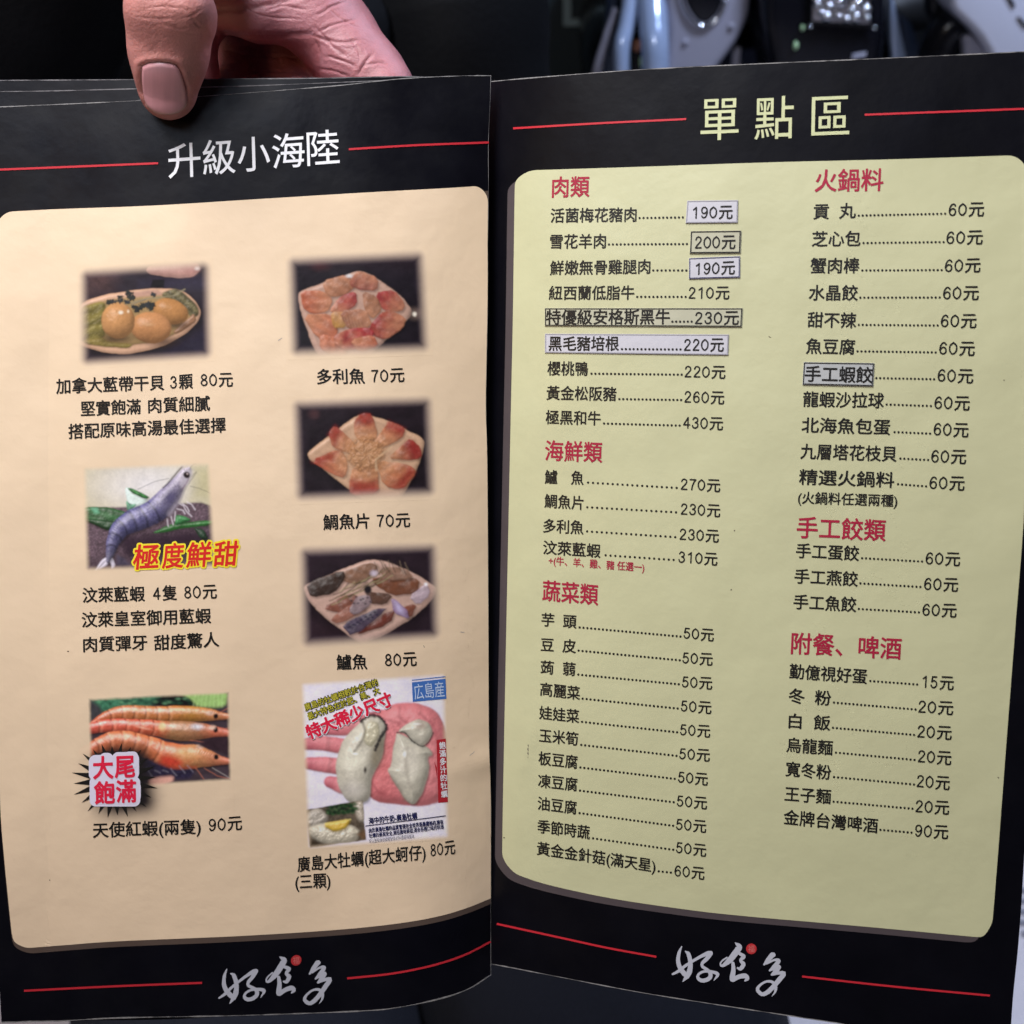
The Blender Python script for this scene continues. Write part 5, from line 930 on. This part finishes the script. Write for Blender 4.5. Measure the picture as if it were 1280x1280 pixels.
def denim():
    m = mat('dark_denim', (0.017, 0.018, 0.026), 0.85, spec=0.2, noise=0.5, nscale=900); nt = m.node_tree; b = nt.nodes['Principled BSDF']; wv = nt.nodes.new('ShaderNodeTexWave'); wv.bands_direction = 'DIAGONAL'
    wv.inputs['Scale'].default_value = 420; wv.inputs['Distortion'].default_value = 3; tc = nt.nodes.new('ShaderNodeTexCoord'); nt.links.new(tc.outputs['Object'], wv.inputs['Vector'])
    bp = nt.nodes.new('ShaderNodeBump'); bp.inputs['Strength'].default_value = .5; bp.inputs['Distance'].default_value = .002; nt.links.new(wv.outputs['Fac'], bp.inputs['Height']); nt.links.new(bp.outputs['Normal'], b.inputs['Normal']); return m
M_DENIM = denim()
tube('jacket', [(-.20, .86, .46), (-.20, .86, .62), (-.20, .87, .85), (-.20, .88, 1.02), (-.20, .89, 1.13), (-.20, .89, 1.22)], [.19, .19, .195, .195, .15, .075], M_JACKET, person, nseg=64, steps=16, wob=.07, wf=14, flat=.68)
wr = W(318, -290, .371); tube('sleeve', [(-.36, .87, 1.06), (-.395, .74, .99), (-.30, .60, 1.03), tuple(W(120, -250, .47)), tuple(wr)], [.085, .075, .066, .054, .042], M_JACKET, person, nseg=40, steps=14, wob=.12, wf=26, seed=4)
tube('sleeve', [(-.05, .88, 1.06), (-.025, .82, .88), (-.03, .66, .74), (-.06, .52, .68)], [.075, .058, .055, .045], M_JACKET, person, nseg=40, steps=14, wob=.12, wf=22, seed=9)
for hx, kx in ((-.26, -.155), (-.08, .068)): tube('trouser_leg', [(hx, .88, .53), ((hx + kx) / 2, .62, .535), (kx, .395, .520), (kx, .335, .46), (kx, .36, .30), (kx, .40, .10)], [.10, .112, .110, .096, .07, .062], M_DENIM, person, nseg=44, steps=14, wob=.05, wf=26, seed=hx * 10)

# ------------------------------------------------------------------ scooters parked across the road
def slab(name, px, Y, depth, m, parent, bevel=.008, px_space=True, seg=4):
    pts = [atY(a, b, Y) for a, b in px] if px_space else [(a, Y, b) for a, b in px]
    n = len(pts); area = sum(pts[i][0] * pts[(i + 1) % n][2] - pts[(i + 1) % n][0] * pts[i][2] for i in range(n))
    if area < 0: pts = pts[::-1]
    V = pts + [(x, y + depth, z) for x, y, z in pts]; Fc = [list(range(n)), list(range(2 * n - 1, n - 1, -1))] + [[i, n + i, n + (i + 1) % n, (i + 1) % n][::1] for i in range(n)]
    o = mesh_obj(name, V, Fc, m, parent, smooth=True); bm = bmesh.new(); bm.from_mesh(o.data); bmesh.ops.recalc_face_normals(bm, faces=bm.faces)
    if bevel: bmesh.ops.bevel(bm, geom=list(bm.edges), offset=bevel, segments=seg, profile=.5, affect='EDGES', clamp_overlap=True)
    for f in bm.faces: f.smooth = True
    bm.to_mesh(o.data); bm.free(); return o
def ball(name, c, r, m, parent):
    bm = bmesh.new(); bmesh.ops.create_uvsphere(bm, u_segments=20, v_segments=14, radius=1)
    for v in bm.verts: v.co = Vector((c[0] + v.co.x * r[0], c[1] + v.co.y * r[1], c[2] + v.co.z * r[2]))
    V = [tuple(v.co) for v in bm.verts]; Fc = [[v.index for v in f.verts] for f in bm.faces]; bm.free(); return mesh_obj(name, V, Fc, m, parent, smooth=True)
def ring(name, c, R, r, m, parent, ax=0):
    V = []; N, K = 36, 12
    for i in range(N):
        for j in range(K):
            a, b = i * 2 * math.pi / N, j * 2 * math.pi / K; d = R + r * math.cos(b); V.append((c[0] + r * math.sin(b), c[1] + d * math.cos(a), c[2] + d * math.sin(a)))
    return mesh_obj(name, V, [[i * K + j, ((i + 1) % N) * K + j, ((i + 1) % N) * K + (j + 1) % K, i * K + (j + 1) % K] for i in range(N) for j in range(K)], m, parent, smooth=True)
M_SILVER = mat('silver_paint', (0.42, 0.52, 0.74), 0.22, metal=.2, coat=1.0); M_GREYPL = mat('grey_paint', (0.34, 0.33, 0.40), 0.38, coat=.3); M_BLKP = mat('black_gloss_paint', (0.006, 0.006, 0.009), 0.25, spec=.25, coat=.15)
M_RUBBER = mat('black_rubber', (0.012, 0.012, 0.012), 0.75); M_WHITEP = mat('white_paint', (0.66, 0.66, 0.76), 0.3, coat=.5); M_CHROME = mat('chrome', (0.75, 0.76, 0.80), 0.12, metal=1.0); M_AMBER = mat('amber_lens', (0.40, 0.16, 0.09), 0.2, coat=.6)
M_GLENS = mat('green_yellow_lens', (0.62, 0.92, 0.50), 0.1, coat=1.0); M_DBLUE = mat('dark_blue_plastic', (0.030, 0.045, 0.085), 0.3, coat=.3); M_SEAT = mat('black_seat_vinyl', (0.012, 0.012, 0.013), 0.5)
def scooter(px, Y, label, paint):
    X = atY(px, 45, Y)[0]; s_ = empty('motor_scooter', (X, Y + .6, 0), label, 'scooter', 'scooters parked across the road')
    w_ = empty_part('front_wheel', s_); ring('tyre', (X, Y + .12, .245), .185, .058, M_RUBBER, w_); ring('rim', (X, Y + .12, .245), .125, .02, M_CHROME, w_); w2 = empty_part('rear_wheel', s_); ring('tyre', (X, Y + 1.32, .245), .185, .058, M_RUBBER, w2); ring('rim', (X, Y + 1.32, .245), .125, .02, M_CHROME, w2)
    tube('fork', [(X - .075, Y + .12, .245), (X - .075, Y + .2, .52)], [.02, .02], M_CHROME, s_, nseg=12); tube('fork', [(X + .075, Y + .12, .245), (X + .075, Y + .2, .52)], [.02, .02], M_CHROME, s_, nseg=12)
    tube('fender', [(X, Y - .08, .36), (X, Y + .02, .47), (X, Y + .16, .50), (X, Y + .32, .42)], [.05, .085, .09, .06], paint, s_, nseg=20)
    slab('floorboard', [(X - .16, .30), (X + .16, .30), (X + .16, .36), (X - .16, .36)], Y + .30, .42, M_BLKP, s_, .01, False); tube('rear_body', [(X, Y + .70, .50), (X, Y + .95, .58), (X, Y + 1.35, .60), (X, Y + 1.55, .62)], [.11, .13, .12, .07], M_BLKP, s_, nseg=24)
    tube('seat', [(X, Y + .68, .74), (X, Y + .95, .77), (X, Y + 1.40, .79)], [.09, .14, .10], M_SEAT, s_, nseg=24, flat=.45)
    tube('handlebar', [(X - .30, Y + .34, 1.04), (X - .12, Y + .26, 1.02), (X, Y + .24, 1.00), (X + .12, Y + .26, 1.02), (X + .30, Y + .34, 1.04)], [.017] * 5, M_BLKP, s_, nseg=12)
    return s_, X
def empty_part(name, parent):
    o = bpy.data.objects.new(name, None); link(o, parent); o.matrix_parent_inverse = Matrix.Translation(parent.location).inverted(); return o
# silver scooter
Y = 2.2; s1, X = scooter(852, Y, 'silver scooter with grey front shield, leftmost of the parked row', M_SILVER)
slab('front_cowl', [(776, -70), (930, -70), (936, -10), (934, 25), (919, 57), (896, 85), (872, 130), (800, 130), (770, 95), (768, 60)], Y + .06, .16, M_BLKP, s1, .02)
sh = slab('front_shield', [(828, -75), (940, -75), (940, -6), (937, 22), (921, 56), (896, 88), (872, 135), (835, 140), (826, 92), (834, 40)], Y, .07, M_GREYPL, s1, .022)
slab('shield_opening', [(852, -30), (904, -30), (904, 2), (897, 18), (886, 28), (874, 28), (864, 16), (857, 2)], Y - .003, .02, M_BLKP, sh, .004); tube('opening_trim', [atY(848, -30, Y - .004), atY(853, 4, Y - .004), atY(862, 22, Y - .005), atY(874, 32, Y - .005), atY(887, 31, Y - .005), atY(900, 19, Y - .004), atY(908, 0, Y - .004)], [.004] * 7, M_CHROME, sh, nseg=10)
ball('screw_cap', atY(857, 53, Y - .002), (.006, .004, .006), M_GREYPL, sh); ball('screw_cap', atY(914, 33, Y - .002), (.006, .004, .006), M_GREYPL, sh)
tube('side_strip', [atY(814, -60, Y + .06), atY(815, -10, Y + .035), atY(817, 30, Y + .005), atY(819, 64, Y - .014), atY(819, 120, Y - .010)], [.026, .026, .026, .025, .026], M_SILVER, s1, nseg=24); tube('side_strip', [atY(790, -60, Y + .07), atY(789, 0, Y + .045), atY(783, 34, Y + .025), atY(777, 66, Y + .012), atY(781, 130, Y + .015)], [.018, .017, .0155, .0155, .018], M_SILVER, s1, nseg=20)
tube('side_panel', [atY(770, 10, Y + .06), atY(757, 50, Y + .06), atY(747, 90, Y + .06), atY(742, 140, Y + .06)], [.006, .008, .010, .012], M_GREYPL, s1, nseg=12); slab('body_panel', [(764, -60), (782, -60), (778, 40), (776, 140), (750, 140), (754, 60)], Y + .075, .05, M_DBLUE, s1, .012); ball('turn_signal', atY(797, 57, Y + .035), (.010, .012, .012), M_AMBER, s1); ball('reflector', atY(802.5, 77, Y + .02), (.0045, .006, .011), M_GLENS, s1); slab('trim_strip', [(917, 62), (927, 58), (924, 120), (914, 120)], Y + .03, .03, M_GREYPL, s1, .006)
# black scooter
Y = 2.15; s2, X = scooter(1042, Y, 'black scooter with rectangular faceted headlight, in the middle of the parked row', M_BLKP)
slab('front_cowl', [(950, -70), (1108, -70), (1112, 40), (1098, 140), (972, 140), (954, 40)], Y, .18, M_BLKP, s2, .03)
hl = slab('headlight', [(1015, -50), (1090, -50), (1091, 33), (1088, 36), (1014, 31), (1012, 26)], Y - .012, .05, M_BLKP, s2, .003)
slab('reflector', [(1017, -46), (1088, -46), (1088, 30), (1016, 26)], Y - .016, .012, mat('reflector_metal', (.5, .47, .48), .28, metal=1.0, noise=.5, nscale=160), hl, .002)
for i, (a, b, r) in enumerate(((1022, 4, 6), (1034, 21, 7), (1050, 3, 8), (1048, 20, 5), (1064, 12, 5), (1072, 6, 8), (1070, 22, 7), (1083, 12, 7), (1036, 8, 6), (1058, 24, 5), (1026, 16, 5), (1084, 22, 5), (1040, -14, 8), (1066, -14, 9))): ball('facet', atY(a, b, Y - .017), (r * .00145, .007, r * .00125), M_CHROME, hl)
for a, b, r in ((1003, 35, .0042), (994.5, 57, .0058)): ball('reflector', atY(a, b, Y - .006), (r * .72, .006, r * 1.25), M_GLENS, s2)
for a, b in ((1013, 33), (1093, 35)): ball('headlight_bolt', atY(a, b, Y - .012), (.004, .004, .004), M_CHROME, hl)
slab('side_blade', [(1113, -10), (1118, 2), (1124, 30), (1133, 69), (1131, 90), (1118, 90), (1114, 50)], Y + .04, .03, M_SILVER, s2, .004); slab('side_panel', [(1125, 15), (1140, 28), (1150, 60), (1152, 110), (1138, 110)], Y + .06, .03, M_DBLUE, s2, .006)
slab('lower_trim', [(1066, 68), (1084, 65), (1082, 72), (1064, 76)], Y - .004, .01, M_GREYPL, s2, .002)
# white scooter
Y = 2.05; s3, X = scooter(1290, Y, 'white scooter with two dark slots in its shield, rightmost of the parked row', M_WHITEP)
sh = slab('front_shield', [(1187, -80), (1390, -80), (1385, 140), (1268, 140), (1237, 66), (1226, 48), (1215, 36), (1192, 14), (1188, -10)], Y, .10, M_WHITEP, s3, .012)
for q in ([(1256, -8), (1262, -8), (1270, 8), (1266, 10)], [(1271, 21), (1276, 22), (1286, 34), (1280, 34)]): slab('vent_slot', q, Y - .003, .01, M_BLKP, sh, .001)
tube('inner_fender', [atY(1160, 110, Y + .08), atY(1172, 60, Y + .08), atY(1190, 34, Y + .08), atY(1212, 46, Y + .08), atY(1236, 90, Y + .08)], [.03, .032, .034, .034, .03], M_BLKP, s3, nseg=20)
slab('fork_cover', [(1205, 46), (1216, 44), (1230, 62), (1234, 100), (1210, 100)], Y + .03, .03, M_GREYPL, s3, .008); slab('leg_shield', [(1160, -80), (1192, -80), (1194, 20), (1180, 40), (1162, 20)], Y + .10, .04, M_BLKP, s3, .01)
# metal cabinet with a pale frame standing further back
Y = 3.4; M_TEAL = mat('dark_teal_metal', (0.020, 0.032, 0.034), 0.5); M_FRAME = mat('pale_green_frame', (0.42, 0.52, 0.50), 0.5)
cb = empty('metal_cabinet', atY(720, 130, Y), 'dark teal metal cabinet with a pale frame behind the silver scooter', 'cabinet')
x0, x1 = atY(600, 40, Y)[0], atY(800, 40, Y)[0]; mesh_obj('carcass', [(x0, Y, 0), (x1, Y, 0), (x1, Y + .5, 0), (x0, Y + .5, 0), (x0, Y, 1.5), (x1, Y, 1.5), (x1, Y + .5, 1.5), (x0, Y + .5, 1.5)], [(0, 1, 5, 4), (1, 2, 6, 5), (2, 3, 7, 6), (3, 0, 4, 7), (4, 5, 6, 7), (3, 2, 1, 0)], M_TEAL, cb)
slab('door_frame', [(703, -200), (714, -200), (714, 24), (800, 24), (800, 33), (704, 33)], Y - .01, .01, M_FRAME, cb, .002); slab('door_handle', [(750, 8), (776, 8), (776, 13), (750, 13)], Y - .02, .02, M_FRAME, cb, .003)
# dark shop wall across the road
mesh_obj('building_wall', [(-8, 6, 0), (8, 6, 0), (8, 6.3, 0), (-8, 6.3, 0), (-8, 6, 4), (8, 6, 4), (8, 6.3, 4), (-8, 6.3, 4)], [(0, 1, 5, 4), (1, 2, 6, 5), (2, 3, 7, 6), (3, 0, 4, 7), (4, 5, 6, 7), (3, 2, 1, 0)], mat('dark_render', (.02, .022, .026), .8, noise=.4, nscale=5), label='dark rendered building wall behind the parked scooters', cat='wall')
# drain grate in the paving by the menu's lower right corner
g = np.array(atZ(1290, 1158, 0)); dg = empty('drain_grate', tuple(g), 'grey slotted drain grate in the pale paving beside the menu', 'drain')
for i in range(6):
    c = g + np.array([0, -.035 + .016 * i, .007]); mesh_obj('grate_bar', [(c[0] - .02, c[1], c[2]), (c[0] + .16, c[1], c[2]), (c[0] + .16, c[1] + .008, c[2]), (c[0] - .02, c[1] + .008, c[2])], [(0, 1, 2, 3)], M_GREYINK, dg)
